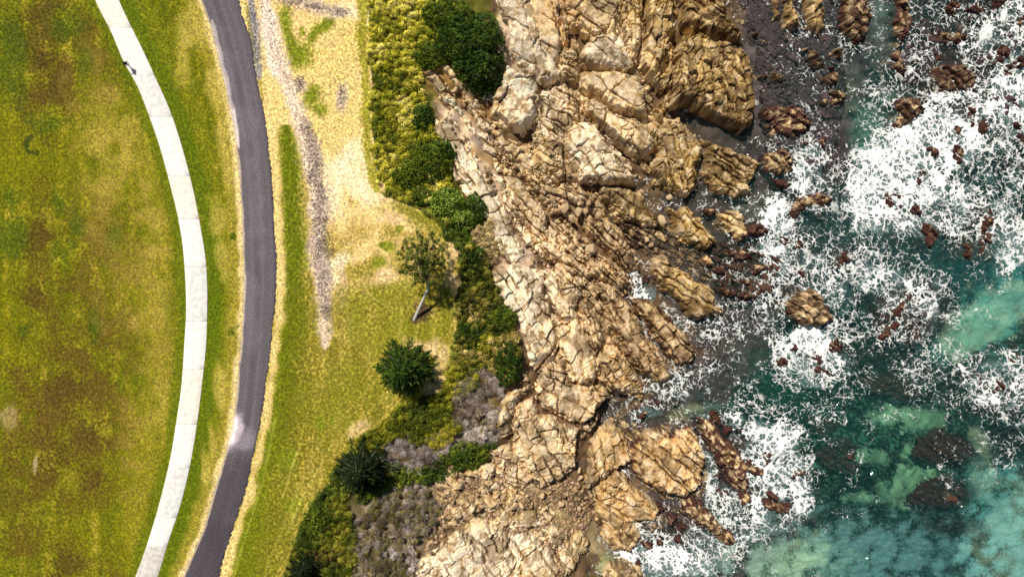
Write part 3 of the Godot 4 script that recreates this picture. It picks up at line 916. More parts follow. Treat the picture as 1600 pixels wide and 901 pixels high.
# One rock mass: an outline with a domed, jointed top. Big ones come apart along their joints into blocks.
func rock(called: String, label: String, group: String, pts: Array, o: Dictionary) -> void:
	var dome: float = o.get("dome", 1.0)
	var wet: float = o.get("wet", 0.0)
	var weed: float = o.get("weed", 0.0)
	var long_: float = o.get("long", 2.2) * 1.15
	var short_: float = o.get("short", 1.2) * 1.15
	var turn := deg_to_rad(o.get("dir", 40.0))
	var tilt: float = o.get("tilt", 0.25)
	var crack: float = o.get("crack", 0.52)
	var jump: float = o.get("jump", 0.35)
	var edge_w: float = o.get("edge", 1.1)
	var tint: Color = o.get("tint", Color.WHITE)
	var step: float = o.get("step", 0.08)
	var grow: float = o.get("grow", 0.0 if o.has("sea") else 0.12)
	var awash: bool = o.has("sea")
	var rise: float = o.get("rise", 0.0)
	var smooth: float = o.get("smooth", 1.0)
	var n := pts.size() / 2
	var mid := Vector2.ZERO
	for i in n:
		mid += Vector2(pts[i * 2], pts[i * 2 + 1]) / n
	var base_mid := land_px(mid.x, mid.y) + rise
	var top_ref := (SEA + float(o.get("sea", 0.0)) * 0.5) if awash else base_mid + dome * 0.6
	var s := (EYE - top_ref) / FOCAL
	var poly := PackedVector2Array()
	var lo := Vector2(1e9, 1e9)
	var hi := Vector2(-1e9, -1e9)
	for i in n:
		var p := Vector2((float(pts[i * 2]) - 800.0) * s, (float(pts[i * 2 + 1]) - 450.5) * s)
		poly.append(p)
		lo = lo.min(p)
		hi = hi.max(p)
	lo -= Vector2(0.9, 0.9)
	hi += Vector2(0.9, 0.9)
	var nx := int((hi.x - lo.x) / step) + 2
	var nz := int((hi.y - lo.y) / step) + 2
	# the clefts that cross it
	var cut := []
	for cl in clefts:
		var cp: Array = cl[0]
		for i in cp.size() / 2 - 1:
			var pa := Vector2((float(cp[i * 2]) - 800.0) * s, (float(cp[i * 2 + 1]) - 450.5) * s)
			var pb := Vector2((float(cp[i * 2 + 2]) - 800.0) * s, (float(cp[i * 2 + 3]) - 450.5) * s)
			if not awash and maxf(pa.x, pb.x) > lo.x - 1.0 and minf(pa.x, pb.x) < hi.x + 1.0 and maxf(pa.y, pb.y) > lo.y - 1.0 and minf(pa.y, pb.y) < hi.y + 1.0:
				cut.append([pa.x, pa.y, pb.x - pa.x, pb.y - pa.y, cl[1], cl[2]])
	var h := PackedFloat32Array()
	var ids := PackedInt32Array()
	var tone := PackedColorArray()
	h.resize(nx * nz)
	h.fill(-1e6)
	ids.resize(nx * nz)
	var warp_x := PackedFloat32Array()
	var warp_z := PackedFloat32Array()
	warp_x.resize(nx * nz)
	warp_z.resize(nx * nz)
	tone.resize(nx * nz)
	var ct := cos(turn)
	var sn := sin(turn)
	var off := float(hash(label + str(pts[0])) % 997)
	var wet_col: Color = o.get("wet_col", rgb(70, 52, 42))
	var weed_col := rgb(76, 48, 42)
	var ochre := rgb(140, 104, 54)
	for j in nz:
		var z := lo.y + j * step
		for i in nx:
			var x := lo.x + i * step
			# distance to the outline
			var d2 := 1e9
			var inside := false
			var k := n - 1
			for e in n:
				var ax := poly[e].x
				var ay := poly[e].y
				var bx := poly[k].x
				var by := poly[k].y
				if (ay > z) != (by > z) and x < (bx - ax) * (z - ay) / (by - ay) + ax:
					inside = not inside
				var ex := bx - ax
				var ey := by - ay
				var t := clampf(((x - ax) * ex + (z - ay) * ey) / (ex * ex + ey * ey + 1e-6), 0.0, 1.0)
				var qx := x - ax - ex * t
				var qy := z - ay - ey * t
				d2 = minf(d2, qx * qx + qy * qy)
				k = e
			var sd := sqrt(d2) * (1.0 if inside else -1.0)
			sd += grow
			if sd < -0.8:
				continue
			var na := noise_a.get_noise_2d(x * 1.6 + off, z * 1.6)
			var nb := noise_b.get_noise_2d(x * 2.2, z * 2.2 + off)
			var na2 := noise_a.get_noise_2d(x * 1.6 + 300.0, z * 1.6 + off)
			sd += na * 0.45 + nb * 0.25
			if sd < -0.3:
				continue
			# joints: two sets of cracks along the bedding
			var wx := x + na * 0.5 + nb * 0.12
			var wz := z + na2 * 0.5 + nb * 0.12
			var a := (wx * ct + wz * sn)
			var b := (wz * ct - wx * sn)
			courses(a + off, b + off, long_, short_)
			var gap := joint_gap
			var id := block_id
			var j1 := jitter[(id + 101) & 8191]
			var j2 := jitter[(id + 202) & 8191]
			var ta := block_a
			var tb := block_b
			voronoi(a / (short_ * 0.8) + off * 2.0, b / (short_ * 0.5) + off)
			var gap2 := (f2 - f1) * short_ * 0.5
			var id2 := cell_id
			var t1 := clampf(sd / edge_w, 0.0, 1.0)
			var prof := 1.0 - (1.0 - t1) * (1.0 - t1)
			var g1 := clampf(gap / 0.11, 0.0, 1.0)
			var g2 := clampf(gap2 / 0.085, 0.0, 1.0)
			var soft1 := 1.0 - clampf(gap / 0.4, 0.0, 1.0)
			var soft2 := 1.0 - clampf(gap2 / 0.3, 0.0, 1.0)
			var bedding := noise_c.get_noise_2d(a * 0.6, b * 3.0) + 0.4 * noise_c.get_noise_2d(a * 1.1 + 70.0, b * 8.0)
			var y := dome * prof + (j1 - 0.5) * jump * 2.0 * prof + tilt * ((j2 - 0.5) * 2.0 * tb + (j1 - 0.5) * ta) * prof
			var broken := clampf(0.75 + 1.6 * noise_a.get_noise_2d(x * 0.9 + 500.0, z * 0.9), 0.25, 1.35)
			var hairline := clampf(0.55 + 2.2 * noise_a.get_noise_2d(x * 1.1, z * 1.1 + 700.0), 0.0, 1.4)
			y -= crack * 1.7 * broken * (1.0 - g1) * sqrt(smooth) + 0.14 * soft1 * soft1 * smooth
			y -= (0.3 * (1.0 - g2) + 0.05 * soft2 * soft2) * smooth * smooth * hairline
			y += (jitter[(id2 + 55) & 8191] - 0.5) * 0.07 * prof * smooth + 0.1 * bedding * smooth + 0.24 * na + 0.04 * nb
			warp_x[j * nx + i] = x + na2 * 0.5 + nb * 0.25
			warp_z[j * nx + i] = z + na * 0.5 - nb * 0.25
			if sd < 0.0:
				y -= 0.5 + (-sd) * 3.0
			var ground: float
			if awash:
				ground = SEA - 0.55
			else:
				ground = land_px(800.0 + x / s, 450.5 + z / s) + rise
			h[j * nx + i] = ground + y
			ids[j * nx + i] = id
			# what it is made of
			var c := rock_canvas.at(800.0 + x / s, 450.5 + z / s)
			c = Color(c.r * tint.r, c.g * tint.g, c.b * tint.b)
			var bl := 0.84 + 0.28 * j2 + 0.1 * (jitter[(id2 + 9) & 8191] - 0.5)
			c = Color(c.r * bl, c.g * bl, c.b * bl)
			var nc := noise_c.get_noise_2d(x * 2.3 + 50.0, z * 2.3)
			c = c.lerp(ochre, clampf(nc * 1.6 - 0.2 + (1.0 - g1) * 0.25, 0.0, 0.6))
			c = c.lerp(rgb(244, 224, 196), clampf(-nc * 1.7 - 0.12 + na * 0.5, 0.0, 0.7) * (1.0 - minf(1.0, wet * 1.5)))
			# lichen-dark weathered patches
			var age := noise_c.get_noise_2d(x * 0.8 + 900.0, z * 0.8 + 40.0) + 0.4 * nb
			c = c.lerp(rgb(128, 106, 78), clampf(age * 2.2 - 0.25, 0.0, 0.6))
			if wet > 0.0:
				c = c.lerp(wet_col, clampf(wet * 1.7 + nc * 0.9 + nb * 0.4 - 0.25, 0.0, 0.88))
			if weed > 0.0:
				var wd := weed * 1.5 - t1 * 0.6 + nb * 0.9 + nc * 0.4
				c = c.lerp(weed_col, clampf(wd * 2.0, 0.0, 0.92))
			tone[j * nx + i] = c.srgb_to_linear()
	# carve the clefts
	if cut.size():
		var carve := PackedFloat32Array()
		carve.resize(nx * nz)
		for q in cut:
			var ax: float = q[0]
			var az: float = q[1]
			var ex: float = q[2]
			var ez: float = q[3]
			var half: float = q[4]
			var deep: float = q[5]
			var len2 := ex * ex + ez * ez
			for j in range(maxi(0, int((minf(az, az + ez) - 1.5 - lo.y) / step)), mini(nz, int((maxf(az, az + ez) + 1.5 - lo.y) / step) + 1)):
				for i in range(maxi(0, int((minf(ax, ax + ex) - 1.5 - lo.x) / step)), mini(nx, int((maxf(ax, ax + ex) + 1.5 - lo.x) / step) + 1)):
					var px := warp_x[j * nx + i] - ax
					var pz := warp_z[j * nx + i] - az
					var t := clampf((px * ex + pz * ez) / len2, 0.0, 1.0)
					var away := sqrt((px - ex * t) * (px - ex * t) + (pz - ez * t) * (pz - ez * t)) / half
					if away < 1.6:
						carve[j * nx + i] = maxf(carve[j * nx + i], deep * minf(1.6 - away, 1.0))
		for i in nx * nz:
			h[i] -= carve[i]
	# mesh, one piece for each block
	var pieces := {}
	var small := nx * nz * step * step < 9.0 or o.has("whole")
	var nrm := PackedVector3Array()
	nrm.resize(nx * nz)
	for j in nz:
		for i in nx:
			var c := j * nx + i
			if h[c] < -1e5:
				continue
			var l := h[c - 1] if i > 0 and h[c - 1] > -1e5 else h[c]
			var r := h[c + 1] if i < nx - 1 and h[c + 1] > -1e5 else h[c]
			var u := h[c - nx] if j > 0 and h[c - nx] > -1e5 else h[c]
			var w := h[c + nx] if j < nz - 1 and h[c + nx] > -1e5 else h[c]
			nrm[c] = Vector3(l - r, step * 2.0, u - w).normalized()
	var cell := PackedInt32Array()
	cell.resize(nx * nz)
	cell.fill(-1)
	for j in nz - 1:
		for i in nx - 1:
			var c := j * nx + i
			if h[c] < -1e5 or h[c + 1] < -1e5 or h[c + nx] < -1e5 or h[c + nx + 1] < -1e5:
				continue
			cell[c] = 0
	# blocks are the connected stretches between cracks; slivers join a neighbour
	var comp := 0
	for start in nx * nz:
		if cell[start] != 0:
			continue
		comp += 1
		var queue := PackedInt32Array([start])
		cell[start] = comp
		var head := 0
		var beside := 0
		while head < queue.size():
			var c := queue[head]
			head += 1
			for q in [c - 1, c + 1, c - nx, c + nx]:
				if q < 0 or q >= nx * nz or cell[q] < 0:
					continue
				if cell[q] == 0 and (small or ids[q] == ids[start]):
					cell[q] = comp
					queue.append(q)
				elif cell[q] > 0 and cell[q] != comp:
					beside = cell[q]
		if queue.size() < 60:
			if beside > 0:
				for q in queue:
					cell[q] = beside
				pieces[beside].append_array(queue)
			elif queue.size() >= 12:
				pieces[comp] = queue
			else:
				for q in queue:
					cell[q] = -2
		else:
			pieces[comp] = queue
	if pieces.is_empty():
		return
	var root: Node3D = null
	if pieces.size() > 1:
		root = thing(called, Vector3(mid.x * s - 800.0 * s, 0, mid.y * s - 450.5 * s))
		tag(root, label, "rock", group)
	var shift := root.position if root else Vector3.ZERO
	var own := PackedInt32Array()
	own.resize(nx * nz)
	for key in pieces:
		own.fill(-1)
		var v := PackedVector3Array()
		var nn := PackedVector3Array()
		var cc := PackedColorArray()
		var ix := PackedInt32Array()
		for c in pieces[key]:
			for q in [c, c + 1, c + nx + 1, c + nx]:
				if own[q] < 0:
					own[q] = v.size()
					v.append(Vector3(lo.x + (q % nx) * step, h[q], lo.y + (q / nx) * step) - shift)
					nn.append(nrm[q])
					cc.append(tone[q])
			# split along the flatter diagonal
			if absf(h[c] - h[c + nx + 1]) < absf(h[c + 1] - h[c + nx]):
				ix.append_array([own[c], own[c + 1], own[c + nx + 1], own[c], own[c + nx + 1], own[c + nx]])
			else:
				ix.append_array([own[c], own[c + 1], own[c + nx], own[c + 1], own[c + nx + 1], own[c + nx]])
		var mesh := arrays_mesh(v, nn, ix, cc)
		if root:
			part("block", mesh, mats.rock, root)
		else:
			tag(part(called, mesh, mats.rock), label, "rock", group)

# the thing by which one finds a small rock
func landmark(u: float, v: float) -> String:
	var best := 1e9
	var found := ""
	for q in [[1270, 480, "the largest lone tan sea rock"], [1490, 120, "the broad low reef slab"], [1420, 175, "the rounded brown rock in the surf"], [1217, 785, "the brown crescent rock"], [1265, 320, "the craggy orange-brown rock"], [1412, 40, "the narrow wet ridge"], [1145, 720, "the knobbly ridge with the weed skirt"], [1110, 815, "the long dark rock finger"], [970, 845, "the rust-brown buttress"], [970, 585, "the lumpy tan rocks above the cove"], [1000, 430, "the tawny headland's surge channel"], [1080, 545, "the dark-tipped rock spur"], [1220, 252, "the cream-topped weed-rimmed rock"], [1540, 500, "the bright turquoise water"], [1180, 360, "the pale weedy hump"], [1490, 60, "the flat dark reef slab"]]:
		var d := Vector2(u - q[0], v - q[1]).length()
		if d < best:
			best = d
			found = q[2]
	return found

func shore_mark(u: float, v: float) -> String:
	var best := 1e9
	var found := ""
	for q in [[885, 325, "in the brown scree under the grey-tan slabs"], [725, 150, "in the eroded gully head"], [830, 410, "on the pinkish diagonal slabs"], [1012, 380, "on the dark wet shelf"], [720, 765, "beside the grey knoll's foot"], [790, 795, "above the pinkish-white fractured slab"], [855, 835, "around the pebble bed"], [895, 740, "in the black cleft by the orange-tan table"], [890, 275, "below the cream jointed slab"], [860, 175, "on the rubbly cream apron"], [1020, 325, "by the tan rock bar"], [690, 850, "on the pale broken ledge"]]:
		var d := Vector2(u - q[0], v - q[1]).length()
		if d < best:
			best = d
			found = q[2]
	return found

func oval(u: float, v: float, ru: float, rv: float, deg := 0.0, seed_ := 0) -> Array:
	var out := []
	for j in 10:
		var an := TAU * j / 10.0
		var k := 1.0 + 0.22 * sin(an * 3.0 + u) + 0.14 * sin(an * 2.0 + v * 1.7)
		var p := Vector2(cos(an) * ru, sin(an) * rv).rotated(deg_to_rad(deg)) * k
		out.append_array([u + p.x, v + p.y])
	return out

func make_rocks() -> void:
	paint_rock()
	var land_rocks := [
		["smooth cream rock ramp streaked with ochre below the big dark bush", [765, -30, 872, -30, 890, 20, 882, 70, 876, 105, 852, 125, 828, 112, 800, 88, 792, 45], {"dome": 1.0, "dir": 75, "long": 3.5, "short": 1.6, "jump": 0.2, "smooth": 0.55}],
		["pale rounded rock bluff with a dark overhang above the dry gully", [790, 105, 832, 118, 846, 150, 836, 186, 815, 202, 790, 202, 762, 182, 770, 156], {"dome": 1.8, "dir": 120, "long": 3.0, "short": 2.0, "smooth": 0.5}],
		["broad tan rock brow cracked by thin slanting joints", [878, -30, 966, -30, 976, 28, 960, 52, 935, 60, 914, 54, 888, 40], {"dome": 1.3, "dir": 35, "long": 2.6, "short": 1.3}],
		["smooth buff rock hump with long oblique joints", [924, 56, 960, 46, 986, 70, 1006, 104, 985, 112, 950, 107, 912, 104, 906, 88], {"dome": 1.5, "dir": 40, "long": 2.8, "short": 1.5, "smooth": 0.8}],
		["crumbling ochre rock wall at the head of the eroded gully", [664, 118, 700, 104, 736, 136, 758, 166, 764, 196, 744, 206, 716, 178, 690, 152], {"dome": 0.7, "dir": 48, "long": 1.5, "short": 0.8, "tilt": 0.4, "jump": 0.4}],
		["small layered brown ledge with stacked thin beds", [872, 78, 900, 70, 908, 100, 900, 122, 878, 122, 874, 100], {"dome": 0.7, "dir": 5, "long": 1.6, "short": 0.5}],
		["large pink-tan rock dome with a smooth crown", [910, 112, 958, 109, 1000, 116, 1016, 146, 1018, 176, 990, 180, 958, 168, 930, 150, 908, 140], {"dome": 1.7, "dir": 35, "long": 3.2, "short": 1.9, "smooth": 0.75, "jump": 0.25}],
		["tan rock shoulder above the straight dark cleft", [910, 146, 936, 156, 966, 174, 1000, 186, 1032, 196, 1032, 226, 1002, 242, 970, 226, 940, 204, 914, 184], {"dome": 1.4, "dir": 35, "long": 2.6, "short": 1.2}],
		["cream jointed rock slab below the straight dark cleft", [884, 200, 914, 186, 950, 216, 985, 252, 1006, 274, 1002, 284, 960, 286, 908, 282, 890, 260, 882, 228], {"dome": 1.3, "dir": 55, "long": 2.4, "short": 1.3}],
		["rubbly cream rock apron strewn with small stones", [842, 150, 880, 130, 905, 145, 908, 185, 880, 205, 878, 240, 884, 275, 850, 285, 826, 262, 838, 220, 838, 185], {"dome": 0.5, "dir": 25, "long": 1.4, "short": 0.8, "tilt": 0.5}],
		["tall ribbed rock fold with curved ledges", [970, -30, 1012, -30, 1008, 36, 1002, 78, 986, 92, 972, 62, 966, 20], {"dome": 1.5, "dir": 85, "long": 1.5, "short": 0.8}],
		["knobbly rock fold split by upright clefts", [1014, -30, 1060, -30, 1058, 40, 1048, 64, 1042, 92, 1028, 118, 1012, 122, 1002, 108, 1008, 60], {"dome": 1.8, "dir": 105, "long": 1.6, "short": 0.9, "jump": 0.5}],
		["narrow rock rib beside the folded ledges", [1034, 84, 1058, 56, 1062, 100, 1048, 130, 1030, 146, 1020, 134], {"dome": 1.2, "dir": 105, "long": 1.4, "short": 0.9}],
		["olive-brown rock terrace at the head of the tidal pools", [1064, -30, 1132, -30, 1142, 20, 1168, 62, 1132, 56, 1092, 50, 1066, 40], {"dome": 1.8, "dir": 25, "long": 1.8, "short": 0.8, "jump": 0.6, "wet": 0.25}],
		["great ochre rock bluff cut into a grid of blocks", [1062, 62, 1092, 54, 1130, 62, 1162, 70, 1180, 108, 1186, 150, 1180, 192, 1160, 200, 1120, 182, 1080, 162, 1052, 160, 1042, 132, 1056, 98], {"dome": 2.6, "dir": 85, "long": 1.3, "short": 0.9, "jump": 0.5, "edge": 0.8, "crack": 0.75, "wet": 0.12, "tilt": 0.4}],
		["small brown boulder stuck in the dark cleft", oval(1035, 176, 14, 10, -30), {"dome": 1.2, "dir": 50}],
		["grooved tan rock ridge above the narrow tidal inlet", [1040, 188, 1058, 180, 1080, 200, 1098, 222, 1104, 238, 1090, 262, 1096, 290, 1076, 306, 1050, 296, 1024, 284, 1020, 268, 1030, 240, 1035, 210], {"dome": 2.2, "dir": 75, "long": 2.4, "short": 0.9, "edge": 0.9}],
		["brown layered rock point reaching into the tidal inlet", [1098, 218, 1132, 226, 1170, 240, 1190, 250, 1186, 270, 1176, 286, 1180, 302, 1150, 306, 1114, 296, 1098, 270, 1106, 242], {"dome": 2.0, "dir": 30, "long": 2.2, "short": 0.7, "wet": 0.15, "edge": 0.9}],
		["tan rock bar with square knobs beside the dark channel", [936, 292, 984, 292, 1010, 302, 1020, 330, 1046, 352, 1028, 354, 1000, 346, 966, 342, 958, 320, 940, 312], {"dome": 1.5, "dir": 30, "long": 1.6, "short": 1.0, "wet": 0.1}],
		["golden whaleback rock running down to the water", [1048, 326, 1074, 320, 1100, 346, 1122, 378, 1102, 388, 1076, 382, 1054, 360], {"dome": 1.9, "dir": 45, "long": 2.4, "short": 0.9, "edge": 0.9}],
		["rounded pale rock hump wrapped in maroon weed", [1120, 332, 1145, 325, 1166, 340, 1173, 366, 1156, 377, 1130, 366, 1118, 350], {"dome": 1.9, "dir": 30, "long": 2.2, "short": 1.2, "weed": 0.15}],
		["tawny rock headland between two foaming channels", [1014, 406, 1040, 400, 1066, 420, 1088, 436, 1112, 450, 1122, 476, 1134, 490, 1100, 496, 1076, 496, 1060, 470, 1032, 450, 1020, 430], {"dome": 2.0, "dir": 30, "long": 2.2, "short": 1.0, "wet": 0.1, "edge": 0.9}],
		["chalky white bank of broken rock along the scrub", [676, 190, 704, 178, 742, 236, 768, 276, 792, 332, 818, 396, 802, 412, 778, 386, 764, 350, 738, 318, 712, 278, 692, 236], {"dome": 0.7, "dir": 62, "long": 2.4, "short": 0.8, "smooth": 0.6}],
		["ochre-stained broken rock at the foot of the gully", [742, 192, 764, 186, 792, 216, 828, 226, 834, 262, 848, 288, 812, 276, 776, 264, 758, 236], {"dome": 0.6, "dir": 40, "long": 1.5, "short": 0.9, "tilt": 0.4}],
		["pinkish diagonal rock slabs parted by long cracks", [770, 274, 812, 282, 862, 334, 852, 352, 884, 392, 932, 424, 924, 438, 880, 412, 840, 398, 818, 380, 798, 336], {"dome": 0.9, "dir": 46, "long": 3.2, "short": 0.9, "tilt": 0.35}],
		["grey-tan tilted slabs above the boulder pile", [800, 262, 846, 292, 886, 290, 930, 290, 930, 312, 890, 316, 864, 330, 836, 306], {"dome": 0.7, "dir": 28, "long": 1.8, "short": 0.8, "tilt": 0.4}],
		["splintered tan slabs sloping towards the surge channel", [864, 338, 888, 346, 918, 376, 948, 402, 992, 440, 976, 452, 930, 426, 886, 390], {"dome": 0.8, "dir": 42, "long": 2.6, "short": 0.7, "tilt": 0.4, "wet": 0.1}],
		["weathered grey-brown rock wedge beside the wet shelf", [914, 342, 950, 350, 976, 376, 1002, 402, 1008, 424, 976, 416, 945, 390, 924, 368], {"dome": 1.2, "dir": 46, "long": 2.2, "short": 0.8, "tilt": 0.4, "wet": 0.15}],
		["white crumbling rock face under the green bushes", [772, 424, 802, 412, 848, 428, 852, 470, 882, 520, 870, 548, 840, 580, 824, 560, 812, 500, 786, 480, 776, 450], {"dome": 0.8, "dir": 60, "long": 2.0, "short": 1.1, "smooth": 0.7}],
		["pink-cream flat slab with criss-cross hairline cracks", [846, 424, 882, 420, 906, 436, 912, 462, 896, 482, 906, 496, 880, 506, 864, 470], {"dome": 0.9, "dir": 45, "long": 2.2, "short": 1.3}],
		["upright ribbed rock column with a pale seam", [906, 482, 918, 468, 936, 500, 946, 540, 930, 552, 914, 522], {"dome": 1.0, "dir": 70, "long": 1.8, "short": 0.7}],
		["smooth pink egg-shaped rock ringed by cracks", [870, 516, 904, 500, 924, 540, 936, 572, 930, 594, 908, 606, 890, 594, 878, 564], {"dome": 1.2, "dir": 70, "long": 3.0, "short": 1.8, "smooth": 0.6, "jump": 0.15}],
		["brown furrowed ridge beside the surge channel", [930, 440, 964, 450, 986, 478, 1010, 520, 1040, 560, 1056, 592, 1034, 608, 1010, 592, 985, 562, 960, 530, 946, 496, 935, 466], {"dome": 1.5, "dir": 58, "long": 2.4, "short": 0.9, "jump": 0.5, "wet": 0.1}],
		["dark-tipped rock spur ending in the open water", [986, 466, 1020, 470, 1052, 502, 1080, 530, 1096, 556, 1082, 568, 1060, 576, 1040, 552, 1012, 512], {"dome": 1.6, "dir": 50, "long": 2.4, "short": 1.0, "jump": 0.45, "wet": 0.15, "weed": 0.1}],
		["lumpy tan rocks above the foaming cove", [926, 566, 960, 546, 990, 576, 1012, 602, 1006, 626, 980, 618, 955, 602, 936, 590], {"dome": 1.3, "dir": 50, "long": 1.6, "short": 1.0, "jump": 0.5}],
		["warm tan rock platform with rounded blocks", [850, 566, 880, 574, 894, 604, 926, 608, 932, 622, 960, 628, 955, 646, 930, 660, 890, 660, 860, 640, 840, 622, 836, 594], {"dome": 1.3, "dir": 30, "long": 1.9, "short": 1.3}],
		["flat orange-tan rock table crossed by fine joints", [804, 632, 834, 618, 850, 648, 876, 664, 906, 672, 916, 702, 906, 736, 880, 750, 846, 766, 834, 742, 816, 722, 800, 692], {"dome": 1.4, "dir": 60, "long": 2.0, "short": 1.3, "jump": 0.2}],
		["tan rock block across the narrow black cleft", [926, 682, 960, 664, 984, 690, 992, 720, 976, 736, 958, 732, 940, 750, 918, 762, 912, 722], {"dome": 1.5, "dir": 75, "long": 1.9, "short": 1.1}],
		["big slanting tan rock with maroon weed along its top", [1000, 682, 1026, 672, 1052, 680, 1080, 664, 1096, 682, 1106, 722, 1096, 760, 1076, 782, 1040, 772, 1010, 756, 990, 736, 986, 702], {"dome": 2.0, "dir": 42, "long": 2.3, "short": 1.1, "jump": 0.45, "weed": 0.26, "edge": 0.9}],
		["knobbly rock ridge with a thick maroon weed skirt", [1086, 650, 1114, 648, 1132, 680, 1160, 708, 1198, 736, 1192, 748, 1170, 742, 1178, 786, 1168, 796, 1148, 770, 1130, 738, 1110, 702, 1090, 682], {"dome": 1.7, "dir": 50, "long": 1.8, "short": 1.0, "jump": 0.45, "weed": 0.52, "wet": 0.2}],
		["tumbled orange-tan rocks beside the sandy inlet", [944, 746, 976, 740, 1002, 762, 1036, 790, 1026, 812, 985, 822, 955, 832, 930, 800, 930, 770], {"dome": 1.4, "dir": 30, "long": 1.5, "short": 1.0, "jump": 0.5}],
		["rust-brown rock buttress over the frothing cove", [946, 822, 984, 812, 1004, 842, 986, 866, 960, 862, 940, 838], {"dome": 1.5, "dir": 40, "long": 1.6, "short": 1.0, "jump": 0.45, "wet": 0.2}],
		["long dark rock finger pointing into the foam", [1064, 792, 1084, 776, 1112, 800, 1142, 828, 1158, 856, 1136, 852, 1100, 826, 1074, 812], {"dome": 1.7, "dir": 42, "long": 2.0, "short": 0.9, "weed": 0.42, "wet": 0.2}],
		["pinkish-white fractured slab with long radiating cracks", [704, 832, 730, 812, 770, 816, 800, 840, 836, 850, 862, 872, 884, 930, 696, 930, 682, 870], {"dome": 0.9, "dir": 60, "long": 3.2, "short": 1.4, "jump": 0.2, "smooth": 0.8}],
		["pale broken ledge beside the dead grey scrub", [656, 876, 690, 850, 700, 930, 640, 930], {"dome": 0.6, "dir": 40, "long": 1.4, "short": 0.9, "tilt": 0.4}],
		["pink ledge at the mouth of the scrubby gully", [770, 700, 796, 694, 816, 726, 836, 752, 818, 768, 790, 752, 768, 730], {"dome": 0.7, "dir": 30, "long": 1.6, "short": 1.0}],
		["cream rock face hanging below the grey dead scrub", [790, 620, 824, 590, 836, 612, 804, 630, 800, 680, 782, 690, 770, 668, 780, 640], {"dome": 0.9, "dir": 70, "long": 1.8, "short": 1.0, "smooth": 0.7}],
		["low brown rock on the brink of the sandy inlet", [950, 884, 980, 874, 1004, 886, 1012, 930, 944, 930], {"dome": 1.1, "dir": 50, "long": 1.5, "short": 1.0, "wet": 0.2}],
		["tan broken rocks strewn below the orange-tan table", [838, 772, 880, 756, 908, 742, 920, 770, 900, 776, 870, 782, 850, 790], {"dome": 0.4, "dir": 20, "long": 1.0, "short": 0.7, "tilt": 0.5, "wet": 0.25}],
	]
	var bedrock := [
		["dark cracked bedrock between the ochre bluffs and the tidal pools", [872, -30, 1150, -30, 1178, 60, 1196, 120, 1192, 200, 1196, 262, 1188, 310, 1100, 312, 1010, 300, 930, 296, 880, 290, 850, 220, 880, 130], {"dome": 0.25, "step": 0.105, "rise": -1.25, "dir": 40, "long": 2.2, "short": 1.0, "wet": 0.2, "jump": 0.35, "tilt": 0.35}],
		["long cracked bedrock slope under the diagonal slabs", [760, 262, 850, 288, 930, 292, 960, 344, 1010, 400, 1000, 440, 1060, 520, 1080, 570, 1020, 616, 950, 640, 850, 640, 826, 560, 800, 480, 776, 400], {"dome": 0.2, "step": 0.105, "rise": -1.05, "dir": 46, "long": 2.6, "short": 0.9, "wet": 0.12, "jump": 0.3, "tilt": 0.35}],
		["wet brown bedrock joining the rocks above the sandy inlet", [900, 650, 960, 640, 1000, 668, 1080, 660, 1110, 700, 1110, 760, 1080, 800, 1040, 830, 1010, 850, 980, 870, 940, 850, 925, 790, 905, 740], {"dome": 0.35, "step": 0.105, "rise": -0.55, "dir": 45, "long": 1.8, "short": 0.8, "wet": 0.4, "weed": 0.1, "jump": 0.35, "tilt": 0.4}],
		["dark wet rock shelf beside the surge channel", [966, 342, 1040, 352, 1100, 390, 1120, 440, 1096, 440, 1050, 404, 1006, 400, 976, 376], {"dome": 0.3, "step": 0.105, "rise": -0.45, "dir": 30, "long": 1.6, "short": 0.7, "wet": 0.5, "jump": 0.25}],
		["fractured tan rock floor of the dry gully", [690, 726, 760, 716, 800, 740, 840, 766, 880, 780, 905, 800, 890, 860, 850, 862, 800, 838, 740, 808, 700, 818, 680, 790], {"dome": 0.25, "rise": -0.25, "dir": 35, "long": 1.3, "short": 0.8, "wet": 0.12, "jump": 0.3, "tilt": 0.5}],
	]
	for q in bedrock:
		rock("bedrock", q[0], "bedrock of the shore", q[1], q[2])
	var gully_rocks := [[704, 750, 22, 14, 20], [752, 738, 24, 11, 0], [730, 784, 18, 13, 40], [766, 786, 22, 12, 20], [806, 784, 26, 12, 10], [822, 812, 22, 12, 20], [788, 812, 16, 9, 30], [846, 792, 16, 10, 0], [708, 806, 14, 10, 0], [768, 758, 16, 8, 10], [872, 842, 18, 12, 50], [888, 872, 16, 22, 0], [905, 850, 14, 18, 0]]
	for q in gully_rocks:
		rock("gully_rock", "tan fractured rock mass standing " + shore_mark(q[0], q[1]), "fractured rock masses " + shore_mark(q[0], q[1]), oval(q[0], q[1], q[2], q[3], q[4]), {"dome": 0.8, "dir": 40, "long": 1.3, "short": 0.9, "edge": 0.6, "jump": 0.3, "tilt": 0.5, "whole": 1})
	for q in land_rocks:
		rock("rock_outcrop", q[0], "rock masses of the shore", q[1], q[2])
